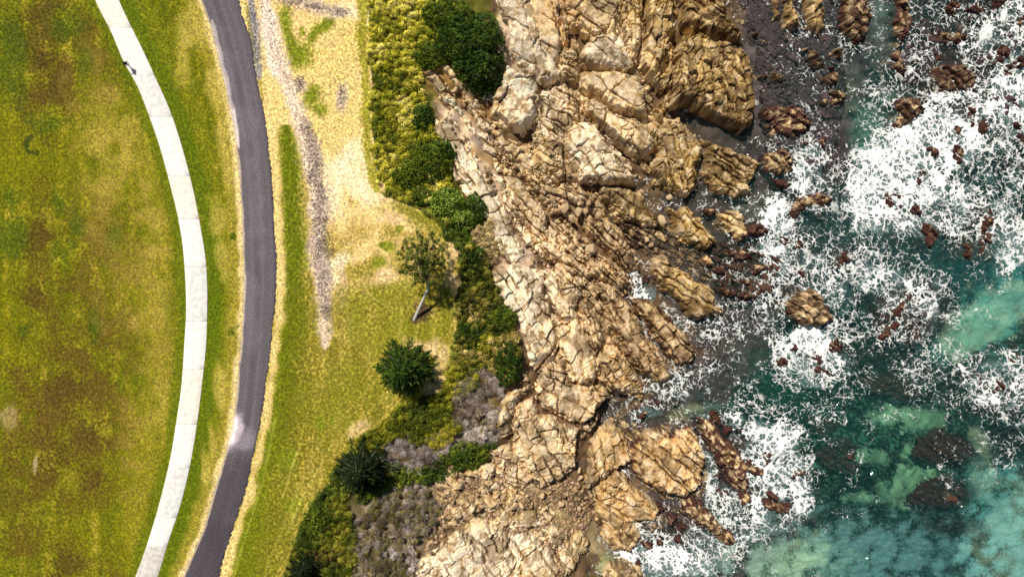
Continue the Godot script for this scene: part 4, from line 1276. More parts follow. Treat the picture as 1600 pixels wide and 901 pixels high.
	# rocks standing in or washed by the sea
	var sea_rocks := [
		["purple-brown tidal rock shelf littered with cobbles", [1150, -30, 1320, -30, 1312, 60, 1330, 150, 1300, 250, 1262, 290, 1200, 230, 1190, 120], {"step": 0.11, "wet_col": rgb(72, 62, 68), "sea": -0.12, "wet": 0.6, "jump": 0.16, "tilt": 0.3, "tint": Color(0.62, 0.58, 0.64), "edge": 2.0, "crack": 0.2, "weed": 0.05}],
		["low purple-brown reef under the upper surf", [1390, -30, 1600, -30, 1640, 60, 1620, 230, 1540, 220, 1480, 190, 1440, 150, 1440, 60], {"step": 0.12, "wet_col": rgb(66, 50, 54), "sea": -0.3, "wet": 0.7, "jump": 0.3, "tilt": 0.5, "tint": Color(0.6, 0.52, 0.56), "edge": 2.0, "crack": 0.3, "weed": 0.1}],
		["dark weedy reef between the channels and the lone sea rock", [1110, 380, 1190, 380, 1230, 410, 1220, 450, 1170, 480, 1130, 470], {"sea": -0.05, "wet": 0.6, "jump": 0.3, "tilt": 0.4, "tint": Color(0.7, 0.6, 0.6), "edge": 1.4, "weed": 0.3}],
		["drowned dark reef in the middle of the surf", [1370, 450, 1440, 440, 1470, 500, 1440, 540, 1380, 530], {"sea": -0.2, "wet": 0.8, "jump": 0.35, "tilt": 0.5, "tint": Color(0.6, 0.5, 0.52), "edge": 1.6, "weed": 0.2}],
		["drowned dark reef under the surf beside the turquoise water", [1490, 350, 1560, 330, 1590, 380, 1560, 410, 1500, 410], {"sea": -0.2, "wet": 0.8, "jump": 0.35, "tilt": 0.5, "tint": Color(0.6, 0.5, 0.52), "edge": 1.6, "weed": 0.2}],
		["drowned dark reef, larger of the two beside the pale sand patches", oval(1482, 776, 46, 22, -15), {"sea": -0.3, "wet": 1.0, "edge": 1.6, "tint": Color(0.5, 0.46, 0.46)}],
		["drowned dark reef, smaller of the two beside the pale sand patches", oval(1484, 704, 44, 24, 10), {"sea": -0.35, "wet": 1.0, "edge": 1.6, "tint": Color(0.5, 0.46, 0.46)}],
		["drowned weedy reef below the foam-capped rocks", oval(1400, 606, 52, 16, 5), {"sea": -0.4, "wet": 1.0, "edge": 1.4, "tint": Color(0.5, 0.48, 0.44)}],
		["drowned weedy reef off the knobbly ridge", oval(1318, 716, 34, 22, 0), {"sea": -0.45, "wet": 1.0, "edge": 1.4, "tint": Color(0.44, 0.48, 0.42)}],
		["drowned reef beneath the edge of the turquoise water", oval(1570, 556, 34, 22, 0), {"sea": -0.35, "wet": 1.0, "edge": 1.4, "tint": Color(0.5, 0.46, 0.46)}],
		["small drowned reef off the brown crescent rock", oval(1292, 668, 24, 12, 20), {"sea": -0.35, "wet": 1.0, "edge": 1.2, "tint": Color(0.5, 0.46, 0.44)}],
		["split ochre rock pillar at the edge of the tidal shelf", [1204, -30, 1220, -30, 1223, 26, 1210, 32], {"sea": 1.3, "dir": 85}],
		["blocky ochre rock column beside the split pillar", [1224, -30, 1246, -30, 1249, 36, 1240, 46, 1226, 40], {"sea": 1.5, "dir": 85}],
		["cream-topped blocky rock column above the tidal shelf", [1251, -30, 1286, -30, 1294, 40, 1280, 52, 1262, 42], {"sea": 1.5, "dir": 80}],
		["dark weed-draped rock stack between tidal channels", [1320, -30, 1354, -30, 1362, 30, 1358, 60, 1340, 72, 1324, 52, 1312, 40], {"sea": 1.3, "weed": 0.3, "wet": 0.3}],
		["narrow wet rock ridge along the green channel", [1400, -30, 1424, -30, 1430, 30, 1426, 58, 1412, 68, 1400, 50], {"sea": 0.9, "weed": 0.4, "wet": 0.3, "dir": 85}],
		["wet drop-shaped rock below the narrow ridge", oval(1407, 92, 13, 26), {"sea": 0.9, "weed": 0.2, "wet": 0.35}],
		["broad low wet reef slab ringed by foam", [1456, 104, 1480, 94, 1510, 98, 1532, 118, 1530, 142, 1500, 146, 1466, 146, 1454, 128], {"sea": 0.75, "weed": 0.4, "wet": 0.4}],
		["flat dark reef slab close to the wet reef slab", [1464, 52, 1490, 46, 1524, 54, 1520, 66, 1486, 74, 1466, 68], {"sea": 0.7, "weed": 0.35, "wet": 0.4}],
		["rounded brown rock standing at the edge of the white surf", [1398, 160, 1416, 146, 1436, 150, 1446, 172, 1430, 192, 1406, 204, 1394, 196, 1402, 180], {"sea": 0.9, "weed": 0.35, "wet": 0.3}],
		["rust-red weedy rock patch beside the tidal pool", [1190, 168, 1214, 160, 1250, 164, 1276, 188, 1272, 208, 1240, 216, 1204, 212, 1194, 190], {"sea": 0.6, "weed": 0.55, "wet": 0.2}],
		["cream-topped rock with a maroon weed rim in the foam", [1194, 238, 1226, 228, 1246, 244, 1242, 266, 1220, 276, 1198, 268], {"sea": 1.2, "weed": 0.3}],
		["red weed-covered ledge under the cream-topped rock", [1208, 280, 1240, 272, 1246, 288, 1224, 298, 1208, 294], {"sea": 0.6, "weed": 0.8, "wet": 0.3}],
		["craggy orange-brown rock curled above the surf", [1230, 336, 1248, 306, 1280, 298, 1304, 310, 1292, 322, 1264, 328, 1242, 342], {"sea": 0.9, "weed": 0.4, "wet": 0.2}],
		["largest lone sea rock, tan and craggy, ringed by foam", [1230, 476, 1246, 456, 1270, 447, 1284, 460, 1302, 486, 1312, 502, 1284, 510, 1250, 510, 1234, 496], {"sea": 1.5, "weed": 0.15, "wet": 0.2, "edge": 0.8}],
		["maroon rock knob clinging to the pale weedy hump", oval(1182, 360, 18, 14), {"sea": 0.8, "weed": 0.8}],
		["small cream boulder with a maroon cap by the golden whaleback", oval(1108, 329, 11, 8), {"sea": 1.0, "weed": 0.3}],
		["round orange boulder alone in a dark pool", oval(1105, 407, 9, 8), {"sea": 1.1, "tint": Color(1.08, 1.0, 0.9)}],
		["brown crescent rock in the swirl of white water", oval(1217, 793, 26, 13, 20), {"sea": 0.8, "weed": 0.6, "wet": 0.2}],
		["dark peaked rock above the crescent rock in white water", oval(1210, 776, 12, 10), {"sea": 0.9, "weed": 0.6, "wet": 0.2}],
		["submerged dark reef at the edge of the pale green sand", oval(1200, 862, 22, 13, 20), {"sea": 0.1, "wet": 0.9}],
	]
	for q in sea_rocks:
		var d: Dictionary = q[2]
		d.dome = 0.55 + float(d.sea)
		d.wet = float(d.get("wet", 0.0)) + 0.22
		d.merge({"long": 1.5, "short": 1.0, "edge": 0.9, "jump": 0.5, "tilt": 0.5})
		rock("sea_rock", q[0], "rocks standing in the surf", q[1], d)
	var chain := [[1275, 88, 17, 9, -5], [1306, 83, 11, 8, 0], [1284, 101, 20, 10, 15], [1300, 124, 17, 12, 10], [1308, 150, 15, 15, 0], [1262, 76, 8, 6, 0], [1288, 160, 8, 6, 0], [1214, 118, 12, 9, 0], [1196, 116, 7, 5, 0], [1196, 62, 7, 5, -30], [1182, 52, 5, 5, 0]]
	for q in chain:
		rock("tidal_boulder", "brown tidal boulder in the chain down the purple-brown shelf" if q[0] > 1250 else "brown tidal boulder alone on the purple-brown shelf by the bluff", "chained tidal boulders" if q[0] > 1250 else "lone tidal boulders", oval(q[0], q[1], q[2], q[3], q[4]), {"sea": 0.9, "dome": 1.4, "weed": 0.15, "wet": 0.5, "edge": 0.6, "jump": 0.45, "tilt": 0.5, "whole": 1, "long": 1.2, "short": 0.7})
	var reddish := [[1123, 422, 14, 11], [1147, 416, 15, 8], [1163, 400, 16, 12], [1142, 396, 10, 6], [1203, 410, 11, 8], [1218, 411, 5, 6], [1184, 420, 14, 9], [1140, 455, 18, 9], [1160, 440, 18, 10], [1180, 396, 12, 7], [1168, 462, 12, 6], [1128, 438, 12, 8], [1196, 330, 0, 0], [1206, 196, 0, 0]]
	for q in reddish:
		if q[2] > 0:
			rock("weedy_rock", "maroon weedy rock in the cluster beside the round orange boulder", "maroon rocks between the channels", oval(q[0], q[1], q[2], q[3]), {"sea": 0.8, "dome": 1.3, "weed": 0.6, "wet": 0.35, "edge": 0.6, "jump": 0.45, "tilt": 0.5, "whole": 1, "long": 1.1, "short": 0.7})
	var awash := [[1230, 378, 13, 10], [1249, 382, 6, 6], [1286, 336, 9, 6], [1395, 310, 13, 11], [1412, 322, 9, 6], [1432, 328, 11, 8], [1455, 366, 13, 16], [1320, 406, 12, 11], [1254, 428, 7, 8], [1410, 472, 17, 12], [1398, 492, 14, 9], [1436, 512, 12, 8], [1392, 518, 16, 10], [1540, 384, 16, 8], [1514, 392, 12, 7], [1545, 344, 20, 9], [1240, 545, 10, 6], [1270, 558, 18, 8], [1306, 540, 10, 14], [1224, 568, 12, 8], [1286, 578, 14, 7], [1232, 724, 8, 10], [1248, 741, 12, 8], [1207, 747, 7, 5], [1211, 711, 5, 6], [1184, 760, 8, 6], [1197, 715, 12, 14], [1058, 590, 7, 7], [1058, 630, 8, 6], [1024, 632, 8, 6], [1004, 646, 9, 8], [1085, 572, 8, 5], [1120, 655, 13, 9], [1158, 672, 5, 5], [1136, 672, 9, 8], [1050, 812, 10, 8], [1030, 800, 12, 8], [1012, 850, 7, 12], [1034, 848, 6, 12], [1060, 842, 9, 8], [1000, 876, 8, 6], [1520, 178, 16, 8], [1495, 200, 14, 8], [1540, 200, 12, 10], [1462, 235, 12, 7], [1440, 272, 8, 12], [1565, 86, 16, 12], [1590, 100, 14, 10], [1574, 118, 9, 6], [1490, 12, 9, 16], [1524, 14, 8, 14], [1560, 4, 18, 9], [1598, 34, 8, 12], [1590, 195, 7, 9], [1598, 215, 8, 14], [1500, 240, 14, 8], [1560, 605, 14, 8], [1530, 590, 10, 7], [1010, 478, 7, 5], [1008, 440, 9, 7], [985, 455, 8, 6], [1130, 770, 10, 9], [1122, 745, 8, 8], [1066, 822, 8, 6], [1468, 86, 8, 6], [1284, 222, 8, 10], [1262, 222, 10, 6]]
	for q in awash:
		var near := landmark(q[0], q[1])
		rock("reef_rock", "small maroon reef rock awash near " + near, "reef rocks awash near " + near, oval(q[0], q[1], q[2] * 1.2, q[3] * 1.2, q[0]), {"sea": 0.5, "dome": 1.0, "weed": 0.7, "wet": 0.6, "jump": 0.4, "tilt": 0.5, "edge": 0.6, "whole": 1, "long": 1.0, "short": 0.6, "crack": 0.25})

# ------------------------------------------------------------------ loose stones
func lump(seed_: int, level: int) -> ArrayMesh:
	var r := RandomNumberGenerator.new()
	r.seed = seed_
	var tri := []
	var o := [Vector3.RIGHT, Vector3.LEFT, Vector3.UP, Vector3.DOWN, Vector3.BACK, Vector3.FORWARD]
	for f in [[0, 2, 4], [4, 2, 1], [1, 2, 5], [5, 2, 0], [4, 3, 0], [1, 3, 4], [5, 3, 1], [0, 3, 5]]:
		tri.append([o[f[0]], o[f[1]], o[f[2]]])
	for l in level:
		var more := []
		for t in tri:
			var a: Vector3 = ((t[0] + t[1]) * 0.5).normalized()
			var b: Vector3 = ((t[1] + t[2]) * 0.5).normalized()
			var c: Vector3 = ((t[2] + t[0]) * 0.5).normalized()
			more.append_array([[t[0], a, c], [a, t[1], b], [c, b, t[2]], [a, b, c]])
		tri = more
	# flat facets cut off a ball
	var cuts := []
	for j in 11:
		cuts.append([Vector3(r.randfn(), r.randfn(), r.randfn()).normalized(), r.randf_range(0.55, 0.85)])
	var size := Vector3(1.0, r.randf_range(0.55, 0.8), r.randf_range(0.6, 0.95))
	var st := SurfaceTool.new()
	st.begin(Mesh.PRIMITIVE_TRIANGLES)
	st.set_smooth_group(-1)
	for t in tri:
		for p in t:
			var q: Vector3 = p
			for c in cuts:
				var over: float = q.dot(c[0]) - c[1]
				if over > 0.0:
					q -= c[0] * over
			st.set_color(Color.WHITE)
			st.add_vertex(q * size)
	st.generate_normals()
	return st.commit()

func scatter(called: String, label: String, category: String, mesh: Mesh, m: Material, rows: Array, cols: PackedColorArray, parent: Node3D = null) -> MultiMeshInstance3D:
	var mm := MultiMesh.new()
	mm.transform_format = MultiMesh.TRANSFORM_3D
	mm.use_colors = true
	mm.mesh = mesh
	mm.instance_count = rows.size()
	for j in rows.size():
		mm.set_instance_transform(j, rows[j])
		mm.set_instance_color(j, cols[j])
	var o := MultiMeshInstance3D.new()
	o.multimesh = mm
	o.material_override = m
	if parent:
		o.name = called
		parent.add_child(o, true)
	else:
		o.name = numbered(called)
		add_child(o)
		tag(o, label, category, "", "stuff")
	return o

# many small pieces joined into one part; each takes the variant nearest its tone
func joined(called: String, shapes: Array, m: Material, rows: Array, tones: PackedFloat32Array, parent: Node3D) -> void:
	var st := SurfaceTool.new()
	st.begin(Mesh.PRIMITIVE_TRIANGLES)
	for j in rows.size():
		st.append_from(shapes[clampi(int(tones[j] * shapes.size()), 0, shapes.size() - 1)], 0, rows[j])
	var o := part(called, st.commit(), m, parent)
	o.set_meta("kind", "stuff")

# the same little shape in several tones from dark to light
func toned(mesh: Mesh, cols_in: Array, count := 7) -> Array:
	var out := []
	for j in count:
		var t := float(j) / (count - 1) * (cols_in.size() - 1) * 0.999
		var c: Color = cols_in[int(t)].lerp(cols_in[int(t) + 1], t - int(t)).srgb_to_linear()
		var arr := mesh.surface_get_arrays(0)
		var col: PackedColorArray = arr[Mesh.ARRAY_COLOR]
		for k in col.size():
			col[k] = Color(c.r * col[k].r, c.g * col[k].g, c.b * col[k].b)
		arr[Mesh.ARRAY_COLOR] = col
		var am := ArrayMesh.new()
		am.add_surface_from_arrays(Mesh.PRIMITIVE_TRIANGLES, arr)
		out.append(am)
	return out

func in_poly(u: float, v: float, pts: Array) -> bool:
	var inside := false
	var n := pts.size() / 2
	var k := n - 1
	for e in n:
		var ay: float = pts[e * 2 + 1]
		var by: float = pts[k * 2 + 1]
		if (ay > v) != (by > v) and u < (float(pts[k * 2]) - float(pts[e * 2])) * (v - ay) / (by - ay) + float(pts[e * 2]):
			inside = not inside
		k = e
	return inside

func make_stones() -> void:
	rng.seed = 301
	var shapes := []
	for j in 5:
		shapes.append(lump(900 + j, 2))
	var fine := []
	for j in 3:
		fine.append(lump(950 + j, 1))
	# zones: outline, stones per square of 10 px, size range in metres, colours
	var zones := [
		[[690, 700, 780, 740, 830, 760, 905, 745, 925, 800, 915, 850, 880, 900, 850, 860, 800, 838, 730, 808, 690, 840, 660, 870, 690, 790], 14.0, 0.09, 0.36, rgb(176, 148, 118), "broken stones filling the scrubby gully floor"],
		[[846, 772, 886, 776, 896, 820, 880, 850, 850, 846, 838, 810], 22.0, 0.06, 0.14, rgb(186, 168, 122), "bed of small pale pebbles in the gully mouth"],
		[[742, 195, 800, 235, 880, 200, 900, 285, 860, 300, 800, 270], 9.0, 0.08, 0.3, rgb(206, 176, 140), "scree of pale stones below the white bank"],
		[[840, 285, 930, 290, 935, 345, 880, 345, 850, 330], 8.0, 0.1, 0.36, rgb(168, 138, 108), "brown scree around the boulder pile"],
		[[960, 345, 1040, 355, 1110, 395, 1100, 420, 1010, 405, 970, 375], 7.0, 0.1, 0.28, rgb(110, 96, 88), "dark wet stones on the shelf between outcrops"],
		[[860, 110, 905, 120, 905, 190, 870, 210, 845, 170], 8.0, 0.08, 0.26, rgb(220, 192, 156), "cream rubble below the smooth ramp"],
		[[1180, 20, 1300, 60, 1280, 220, 1200, 160, 1185, 90], 6.0, 0.08, 0.24, rgb(124, 112, 110), "purple-grey cobbles of the tidal shelf"],
		[[780, 290, 850, 340, 940, 430, 920, 470, 850, 420, 790, 340], 5.0, 0.08, 0.28, rgb(206, 170, 138), "stones caught in the cracks of the slabs"],
	]
	for zn in zones:
		var lo := Vector2(1e9, 1e9)
		var hi := -lo
		var pts: Array = zn[0]
		for i in pts.size() / 2:
			lo = lo.min(Vector2(pts[i * 2], pts[i * 2 + 1]))
			hi = hi.max(Vector2(pts[i * 2], pts[i * 2 + 1]))
		var rows := []
		var cols := PackedColorArray()
		for j in int((hi.x - lo.x) * (hi.y - lo.y) / 100.0 * zn[1]):
			var u := rng.randf_range(lo.x, hi.x)
			var v := rng.randf_range(lo.y, hi.y)
			if not in_poly(u, v, pts):
				continue
			var s: float = zn[2] + (zn[3] - zn[2]) * pow(rng.randf(), 2.5)
			var p := on_land(u, v)
			p.y = land(p.x, p.z) - 0.1 + s * 0.3 + 0.55 * noise_a.get_noise_2d(p.x * 2.0, p.z * 2.0) + 0.3 * noise_b.get_noise_2d(p.x, p.z) - 0.2 - cleft(p.x, p.z, p.y)
			rows.append(Transform3D(Basis.from_euler(Vector3(rng.randf_range(-0.5, 0.5), rng.randf() * TAU, rng.randf_range(-0.5, 0.5))).scaled(Vector3.ONE * s), p))
			var c: Color = zn[4]
			var b := rng.randf_range(0.65, 1.25)
			cols.append(Color(c.r * b, c.g * b * rng.randf_range(0.95, 1.03), c.b * b * rng.randf_range(0.88, 1.08)).srgb_to_linear())
		scatter("loose_stones", zn[5], "stones", fine[rng.randi() % 3], mats.stone, rows, cols)
	# boulders one can pick out
	var big := [[863, 312, 0.62], [868, 321, 0.5], [872, 328, 0.42], [882, 325, 0.8], [905, 330, 0.85], [892, 340, 0.6], [858, 300, 0.4], [920, 318, 0.5], [905, 370, 0.55], [922, 390, 0.9], [830, 412, 0.55], [832, 405, 0.4], [796, 358, 0.4], [1035, 345, 0.85], [1003, 300, 0.5], [1045, 308, 0.6], [720, 750, 0.7], [735, 780, 0.75], [750, 790, 0.6], [707, 785, 0.4], [712, 770, 0.5], [815, 788, 0.8], [800, 800, 0.5], [826, 838, 0.5], [845, 832, 0.5], [858, 810, 0.35], [770, 785, 0.9], [790, 815, 0.6], [745, 735, 0.7], [765, 735, 0.6], [700, 745, 0.75], [690, 825, 0.5], [700, 858, 0.4], [845, 845, 0.45], [880, 730, 0.5], [876, 786, 0.55], [862, 862, 0.6], [878, 872, 0.5], [868, 888, 0.5], [905, 795, 0.5], [900, 290, 0.45], [890, 268, 0.45], [900, 275, 0.6], [922, 282, 0.5], [860, 255, 0.5], [845, 245, 0.45], [868, 172, 0.5], [852, 178, 0.4], [905, 318, 0.4], [935, 335, 0.5], [772, 198, 0.4], [712, 140, 0.5], [735, 145, 0.6], [742, 160, 0.5], [725, 165, 0.4], [1010, 375, 0.5], [1018, 382, 0.5], [1000, 380, 0.4], [1025, 390, 0.5], [955, 655, 0.5], [935, 700, 0.4], [905, 735, 0.6], [908, 745, 0.45]]
	for q in big:
		var o := MeshInstance3D.new()
		o.name = numbered("boulder")
		o.mesh = shapes[rng.randi() % 5]
		var tone := rng.randi() % 4
		var m: StandardMaterial3D = mats.get("boulder%d" % tone)
		o.material_override = m
		var p := on_land(q[0], q[1])
		var s: float = q[2]
		o.transform = Transform3D(Basis.from_euler(Vector3(rng.randf_range(-0.3, 0.3), rng.randf() * TAU, rng.randf_range(-0.3, 0.3))).scaled(Vector3(s, s, s) * rng.randf_range(0.85, 1.1)), p + Vector3.UP * (0.15 * s + 0.15))
		add_child(o)
		var where := shore_mark(q[0], q[1])
		tag(o, "%s loose boulder lying %s" % [["pale", "tan", "brown", "cream"][tone], where], "boulder", "loose boulders " + where)
	# pale stones and clods on the bare strip of the headland
	var rows2 := []
	var cols2 := PackedColorArray()
	for j in 900:
		var t := rng.randf()
		var v := lerpf(0, 545, t)
		var u := edge_at([416, 0, 424, 40, 436, 90, 452, 140, 462, 175, 478, 230, 490, 290, 496, 350, 500, 420, 504, 500, 508, 545], v) + rng.randfn() * 8.0
		var s := 0.03 + 0.09 * pow(rng.randf(), 3.0)
		rows2.append(Transform3D(Basis(Vector3.UP, rng.randf() * TAU).scaled(Vector3.ONE * s), spot(u, v, s * 0.3)))
		var b := rng.randf_range(0.45, 0.95)
		cols2.append(Color(b * 0.86, b * 0.78, b * 0.74).srgb_to_linear())
	scatter("gravel", "grey stones and clods on the bare strip of the headland", "gravel", fine[0], mats.stone, rows2, cols2)

# ------------------------------------------------------------------ plants
func leaf_clump(seed_: int, leaves: int, radius: float, length: float, width: float) -> ArrayMesh:
	var r := RandomNumberGenerator.new()
	r.seed = seed_
	var st := SurfaceTool.new()
	st.begin(Mesh.PRIMITIVE_TRIANGLES)
	for j in leaves:
		var d := Vector3(r.randfn(), absf(r.randfn()) * 0.8 + 0.1, r.randfn()).normalized()
		var p := d * radius * r.randf_range(0.2, 0.9)
		var s := d.cross(Vector3(r.randfn(), r.randfn(), r.randfn())).normalized() * width
		var tip := p + d * length + Vector3.DOWN * length * 0.25
		var m := p + d * length * 0.5
		var b := r.randf_range(0.75, 1.2)
		st.set_color(Color(b, b, b))
		var out := (d + Vector3(r.randfn(), r.randfn() + 1.2, r.randfn()) * 0.4).normalized()
		st.set_normal(out)
		# wind each leaf so that its face looks the way it is shaded
		if (m + s - p).cross(tip - p).dot(out) > 0.0:
			s = -s
		for q in [p, m + s, tip, p, tip, m - s]:
			st.add_vertex(q)
	return st.commit()

func twig_clump(seed_: int, n: int, length: float) -> ArrayMesh:
	var r := RandomNumberGenerator.new()
	r.seed = seed_
	var st := SurfaceTool.new()
	st.begin(Mesh.PRIMITIVE_TRIANGLES)
	for j in n:
		var p := Vector3(r.randfn() * 0.08, 0, r.randfn() * 0.08)
		var d := Vector3(r.randfn(), absf(r.randfn()) * 0.7 + 0.25, r.randfn()).normalized()
		var l := length * r.randf_range(0.5, 1.1)
		var s := d.cross(Vector3(r.randfn(), r.randfn(), r.randfn())).normalized() * 0.014
		var s2 := d.cross(s).normalized() * 0.014
		var b := r.randf_range(0.7, 1.2)
		st.set_color(Color(b, b, b))
		for q in [p - s, p + s, p + d * l, p - s2, p + s2, p + d * l]:
			st.add_vertex(q)
		# a side twig
		var m := p + d * l * 0.5
		var d2 := (d + Vector3(r.randfn(), r.randfn(), r.randfn()) * 0.7).normalized()
		for q in [m - s * 0.7, m + s * 0.7, m + d2 * l * 0.5]:
			st.add_vertex(q)
	st.generate_normals()
	return st.commit()

var clumps := {}

func make_scrub_mass(called: String, label: String, pts: Array, per_px: float, hi_m: float, size: float, cols_in: Array, mesh: Mesh, m: Material, patch := 0.0) -> void:
	var lo := Vector2(1e9, 1e9)
	var hi := -lo
	for i in pts.size() / 2:
		lo = lo.min(Vector2(pts[i * 2], pts[i * 2 + 1]))
		hi = hi.max(Vector2(pts[i * 2], pts[i * 2 + 1]))
	var rows := []
	var cols := PackedColorArray()
	for j in int((hi.x - lo.x) * (hi.y - lo.y) * per_px):
		var u := rng.randf_range(lo.x, hi.x)
		var v := rng.randf_range(lo.y, hi.y)
		if not in_poly(u + noise_a.get_noise_2d(v * 0.2, u * 0.2) * 10.0, v, pts):
			continue
		var p := on_land(u, v)
		# hummocks, longer along the slope, each with a tone of its own
		voronoi((p.x + p.z * 0.35) / 0.62, (p.z - p.x * 0.2) / 0.46)
		var dome := 1.0 - f1 * f1 * 2.2
		if dome < -0.1 or jitter[(cell_id + 31) & 8191] < patch:
			continue
		var l := 0.45 + 0.75 * noise_a.get_noise_2d(p.x * 1.5, p.z * 1.5)
		p.y += hi_m * maxf(0.05, maxf(0.0, dome) * (0.35 + 0.65 * jitter[(cell_id + 77) & 8191]) + l * 0.5) * rng.randf_range(0.75, 1.0) - 0.1
		var s := size * rng.randf_range(0.6, 1.2) * (0.65 + 0.75 * jitter[(cell_id + 41) & 8191])
		rows.append(Transform3D(Basis.from_euler(Vector3(rng.randf_range(-0.4, 0.4), rng.randf() * TAU, rng.randf_range(-0.4, 0.4))).scaled(Vector3.ONE * s), p))
		var t := clampf(0.6 * jitter[(cell_id + 13) & 8191] + 0.2 + 0.9 * noise_c.get_noise_2d(p.x * 0.5, p.z * 0.5) + rng.randfn() * 0.15, 0.0, 0.999) * (cols_in.size() - 1)
		var c: Color = cols_in[int(t)].lerp(cols_in[int(t) + 1], t - int(t))
		var b := rng.randf_range(0.75, 1.2)
		cols.append(Color(c.r * b, c.g * b, c.b * b).srgb_to_linear())
	scatter(called, label, "scrub", mesh, m, rows, cols)

func bush(called: String, label: String, group: String, u: float, v: float, ru: float, rv: float, high: float, cols_in: Array, size := 1.0, density := 26.0) -> void:
	var base := on_land(u, v)
	# the top is nearer the camera than the ground, so the crown is set from half its height
	var c := spot(u, v, base.y + high * 0.5)
	c.y = land(c.x, c.z)
	var s := (EYE - base.y) / FOCAL
	var root := thing(called, c)
	tag(root, label, "bush", group)
	var rx := ru * s
	var rz := rv * s
	var rows := []
	var tones := PackedFloat32Array()
	for j in int(rx * rz * PI * density) + 20:
		var an := rng.randf() * TAU
		var rr := sqrt(rng.randf())
		var d := Vector2(cos(an) * rr, sin(an) * rr)
		# rounded sprays of leaves stand out of the crown
		voronoi(c.x + d.x * rx * 1.7, c.z + d.y * rz * 1.7)
		var spray := 1.0 - f1 * f1 * 2.0
		var lobes := 0.8 + 0.25 * noise_a.get_noise_2d(c.x * 3.0 + d.x * rx * 2.0, c.z * 3.0 + d.y * rz * 2.0) + 0.1 * sin(an * 5.0 + u)
		var top := sqrt(maxf(0.0, 1.0 - rr * rr)) * 0.75 + 0.25
		var y := high * top * lobes + 0.32 * spray - 0.15
		if rng.randf() < 0.2:
			y *= rng.randf_range(0.4, 0.9)
		var p := Vector3(d.x * rx * (0.75 + 0.35 * lobes), y - 0.1, d.y * rz * (0.75 + 0.35 * lobes))
		p.y += land(c.x + p.x, c.z + p.z) - c.y
		rows.append(Transform3D(Basis.from_euler(Vector3(d.y * 0.8, rng.randf() * TAU, -d.x * 0.8)).scaled(Vector3.ONE * size * rng.randf_range(0.75, 1.3)), p))
		tones.append(rng.randf() * 0.6 + jitter[(cell_id + 5) & 8191] * 0.4)
	joined("foliage", toned(clumps.bush, cols_in), mats.leaf, rows, tones, root)
	# stems fork up from the ground
	var st := SurfaceTool.new()
	st.begin(Mesh.PRIMITIVE_TRIANGLES)
	for j in 6:
		var an := TAU * j / 6.0 + u
		limb(st, Vector3(cos(an) * 0.08, -0.2, sin(an) * 0.08), Vector3(cos(an) * rx * 0.55, high * 0.65, sin(an) * rz * 0.55), 0.05, 0.02)
	st.generate_normals()
	part("stems", st.commit(), mats.bark, root)

func limb(st: SurfaceTool, a: Vector3, b: Vector3, ra: float, rb: float, sides := 6, bend := Vector3.ZERO, steps := 3) -> void:
	var rings := []
	var along := (b - a).normalized()
	var x := along.cross(Vector3(0.3, 0.1, 0.95)).normalized()
	var z := along.cross(x).normalized()
	for j in steps + 1:
		var t := float(j) / steps
		var c := a.lerp(b, t) + bend * sin(t * PI)
		var r := lerpf(ra, rb, t)
		var ring := []
		for k in sides:
			var an := TAU * k / sides
			ring.append(c + (x * cos(an) + z * sin(an)) * r)
		rings.append(ring)
	for j in steps:
		for k in sides:
			var k2 := (k + 1) % sides
			for p in [rings[j][k], rings[j][k2], rings[j + 1][k2], rings[j][k], rings[j + 1][k2], rings[j + 1][k]]:
				st.add_vertex(p)
	for k in range(1, sides - 1):
		for p in [rings[steps][0], rings[steps][k], rings[steps][k + 1]]:
			st.add_vertex(p)

func needle_spray(seed_: int, n: int, length: float, along: float, droop := 0.0) -> ArrayMesh:
	# a shoot lying along +x, bristling with needles
	var r := RandomNumberGenerator.new()
	r.seed = seed_
	var st := SurfaceTool.new()
	st.begin(Mesh.PRIMITIVE_TRIANGLES)
	for j in n:
		var t := r.randf()
		var p := Vector3(along * t, -droop * t * t, 0)
		var an := r.randf() * TAU
		var d := Vector3(r.randf_range(0.2, 0.9), sin(an), cos(an)).normalized()
		var s := d.cross(Vector3(r.randfn(), r.randfn(), r.randfn())).normalized() * 0.035
		var b := r.randf_range(0.7, 1.25)
		st.set_color(Color(b, b, b))
		for q in [p - s, p + s, p + d * length * r.randf_range(0.7, 1.1)]:
			st.add_vertex(q)
	st.generate_normals()
	return st.commit()

